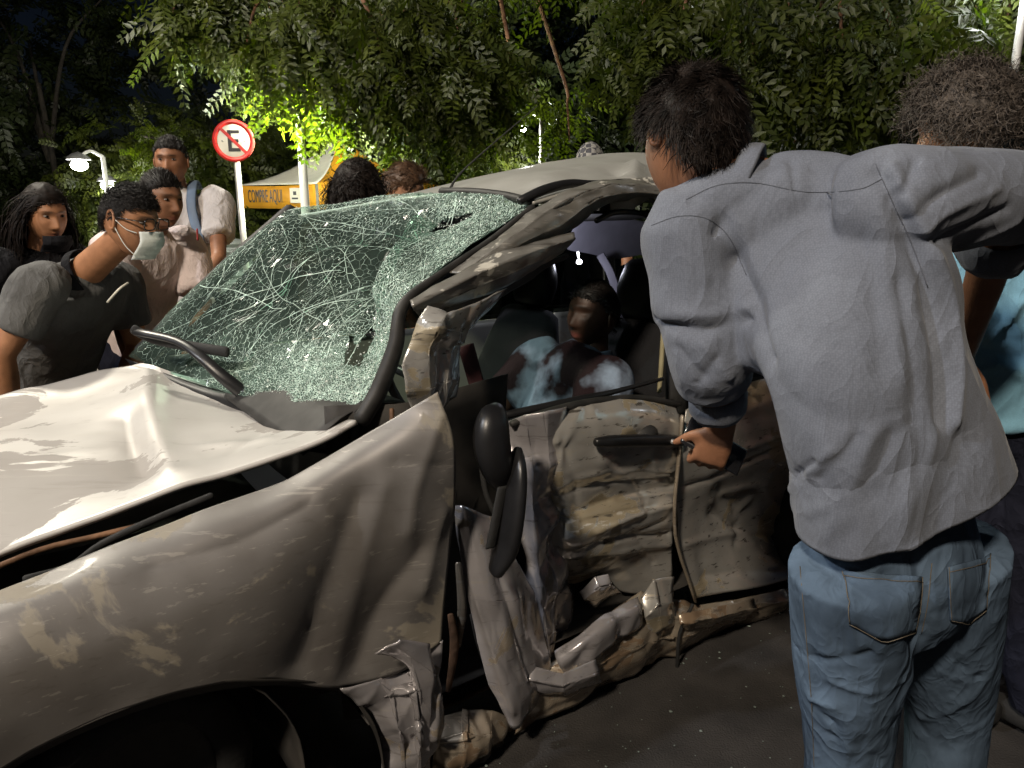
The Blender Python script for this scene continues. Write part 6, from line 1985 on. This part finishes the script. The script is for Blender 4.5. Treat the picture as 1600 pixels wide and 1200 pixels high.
# ---- woman at the far left with black mask below her chin
J = stand(70, 335, 3.05, (.85, -.45), lean=.25, shw=.16, armL=None)
J['elR'] = PY(-40, 560, 2.9); J['haR'] = PY(-20, 680, 2.8)
e, fr, body = person('woman with long dark hair, black top and black mask at far left', J, M['skin_a'], M['black_cloth'], M['black_cloth'], (.85, -.55, -.22), long=True, voxel=.009, folds=.006, fold_seed=16, hs=.95)
hair_obj(e, fr, M['hair_dark'], 18, n=2600, length=.34, curl=.008, turns=2.0, grav=.55, width=.0020, comb=(0, -.7, .0), lift=.05, messy=.06, clump=.35, front=.062, side=-.02, back=-.06, seg=9, shell=.012, sc_=.98)
eyes(e, fr, .95)
face_mask(e, fr, M['black_cloth'], z0=-.13, z1=-.058, loops=False)

# ---- woman with dark curls behind the windscreen
M['top_mustard'] = mat('top_mustard', (.42, .24, .03), .8, var=.15, spec=.1, crease=0.4)
J = stand(556, 296, 3.5, (.6, -.75), lean=.28, shw=.16)
e, fr, body = person('woman with dark curly hair looking down over the windscreen, mustard top', J, M['skin_c'], M['top_mustard'], M['denim_dark'], (.62, -.55, -.55), sleeve=.5, voxel=.009, hs=.95, fold_seed=18)
hair_obj(e, fr, M['hair_dark'], 19, n=4200, length=.21, curl=.011, turns=4.0, grav=.45, width=.0020, comb=(0, -.5, .0), lift=.12, messy=.2, clump=.8, front=.06, side=-.02, back=-.07, seg=18, shell=.02, vol=.10)
eyes(e, fr, .95)
# ---- brown haired person beside her
M['top_beige'] = mat('top_beige', (.42, .30, .18), .85, var=.12, spec=.1, crease=0.4)
J = stand(632, 292, 3.95, (.85, .2), lean=.2, shw=.18)
e, fr, body = person('person with short brown hair and beige top beside the curly haired woman', J, M['skin_c'], M['top_beige'], M['khaki'], (.8, .3, -.35), sleeve=.6, voxel=.010, fold_seed=20)
hair_obj(e, fr, M['hair_brown'], 20, n=2200, length=.045, grav=.1, width=.0016, comb=(0, -.6, .0), lift=.3, front=.05, side=.0, back=-.055, shell=.01)
# ---- person in checked cap behind the roof
J = stand(922, 256, 4.7, (-.2, -.95), lean=.1)
e, fr, body = person('person in a checked cap whose head shows above the car roof', J, M['skin_b'], M['black_cloth'], M['denim_dark'], (-.2, -.95, -.4), sleeve=.6, voxel=.011, fold_seed=22)
def check_mat():
    m = mat('checked_cloth', (.4, .4, .4), .8)
    t = m.node_tree
    tc = t.nodes['Texture Coordinate']
    ck = node(t, 'ShaderNodeTexChecker', Scale=32.0)
    ck.inputs['Color1'].default_value = (.30, .29, .27, 1)
    ck.inputs['Color2'].default_value = (.06, .06, .07, 1)
    t.links.new(tc.outputs['Object'], ck.inputs['Vector'])
    t.links.new(ck.outputs[0], t.nodes['Principled BSDF'].inputs['Base Color'])
    return m
nu, nv = 32, 12
P_, T2 = np.meshgrid(np.linspace(.02, 1.35, nv), np.linspace(0, 2 * np.pi, nu, endpoint=False), indexing='ij')
d = np.stack([np.sin(P_) * np.sin(T2), np.sin(P_) * np.cos(T2), np.cos(P_)], -1).reshape(-1, 3)
capV = skull(d, .012)
br = np.array([[[x, .09 + y_, .035 - .25 * y_ - 3 * x * x] for x in np.linspace(-.06, .06, 9)] for y_ in np.linspace(0, .07, 5)])
obj('cap', merge([(to_world(fr, capV), [grid_faces(nv, nu, True)[:, ::-1]]), (to_world(fr, br.reshape(-1, 3)), [grid_faces(5, 9)])]), check_mat(), e, thick=.003)
hair_obj(e, fr, M['hair_black'], 23, n=700, length=.02, front=.03, side=.0, back=-.05, shell=.003)
# ---- onlooker cut by the right edge of the photo
M['shorts'] = mat('shorts', (.40, .22, .18), .85, var=.1, spec=.1)
J = stand(1720, 210, 2.25, (-.8, .2), lean=.05, armL=(PY(1650, 470, 2.1), PY(1596, 438, 2.02)), armR=(PY(1760, 500, 2.4), PY(1700, 560, 2.4)))
e, fr, body = person('onlooker at the right edge, only an arm reaching into view', J, M['skin_a'], M['top_beige'], M['shorts'], (-.9, .2, -.2), sleeve=.6, voxel=.009, fold_seed=24)
hair_obj(e, fr, M['hair_black'], 24, n=1200, length=.025, front=.058, side=.02, back=-.05)

# ---- the driver, slumped back in the seat, in deep shade
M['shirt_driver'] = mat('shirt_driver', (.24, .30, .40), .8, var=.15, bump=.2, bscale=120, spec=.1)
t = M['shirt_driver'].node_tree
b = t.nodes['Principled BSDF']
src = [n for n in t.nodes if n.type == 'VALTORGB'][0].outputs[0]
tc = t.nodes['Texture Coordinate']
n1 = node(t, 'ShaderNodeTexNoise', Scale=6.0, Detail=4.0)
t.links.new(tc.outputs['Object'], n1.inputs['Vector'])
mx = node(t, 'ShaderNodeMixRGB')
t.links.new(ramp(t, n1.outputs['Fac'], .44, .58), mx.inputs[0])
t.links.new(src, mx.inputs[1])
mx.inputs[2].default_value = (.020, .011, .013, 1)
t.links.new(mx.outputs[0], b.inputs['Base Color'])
J = dict(head=CAR(.12, .52, 1.17), neck=CAR(.1, .50, 1.01), spine=CAR(-.02, .53, .76), shL=CAR(.02, .34, .975), shR=CAR(.02, .68, .985), elL=CAR(-.06, .33, .72), haL=CAR(-.3, .40, .62), elR=CAR(-.2, .72, .8), haR=CAR(-.45, .66, .84),
         hipL=CAR(.02, .46, .52), hipR=CAR(.02, .64, .52), knL=CAR(-.42, .44, .58), knR=CAR(-.42, .68, .58), ftL=CAR(-.66, .46, .32), ftR=CAR(-.66, .66, .32))
for k_ in ('head', 'neck', 'spine', 'shL', 'shR', 'elL', 'elR', 'haL', 'haR'): J[k_] = J[k_] - np.array([0, 0, .06])
J['face'] = np.array([*(-UU), 0])
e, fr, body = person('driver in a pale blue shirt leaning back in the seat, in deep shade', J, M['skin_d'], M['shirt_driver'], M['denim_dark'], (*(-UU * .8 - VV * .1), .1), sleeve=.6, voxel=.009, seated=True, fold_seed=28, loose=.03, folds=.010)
hair_obj(e, fr, M['hair_black'], 28, n=1400, length=.02, front=.058, side=.02, back=-.05)
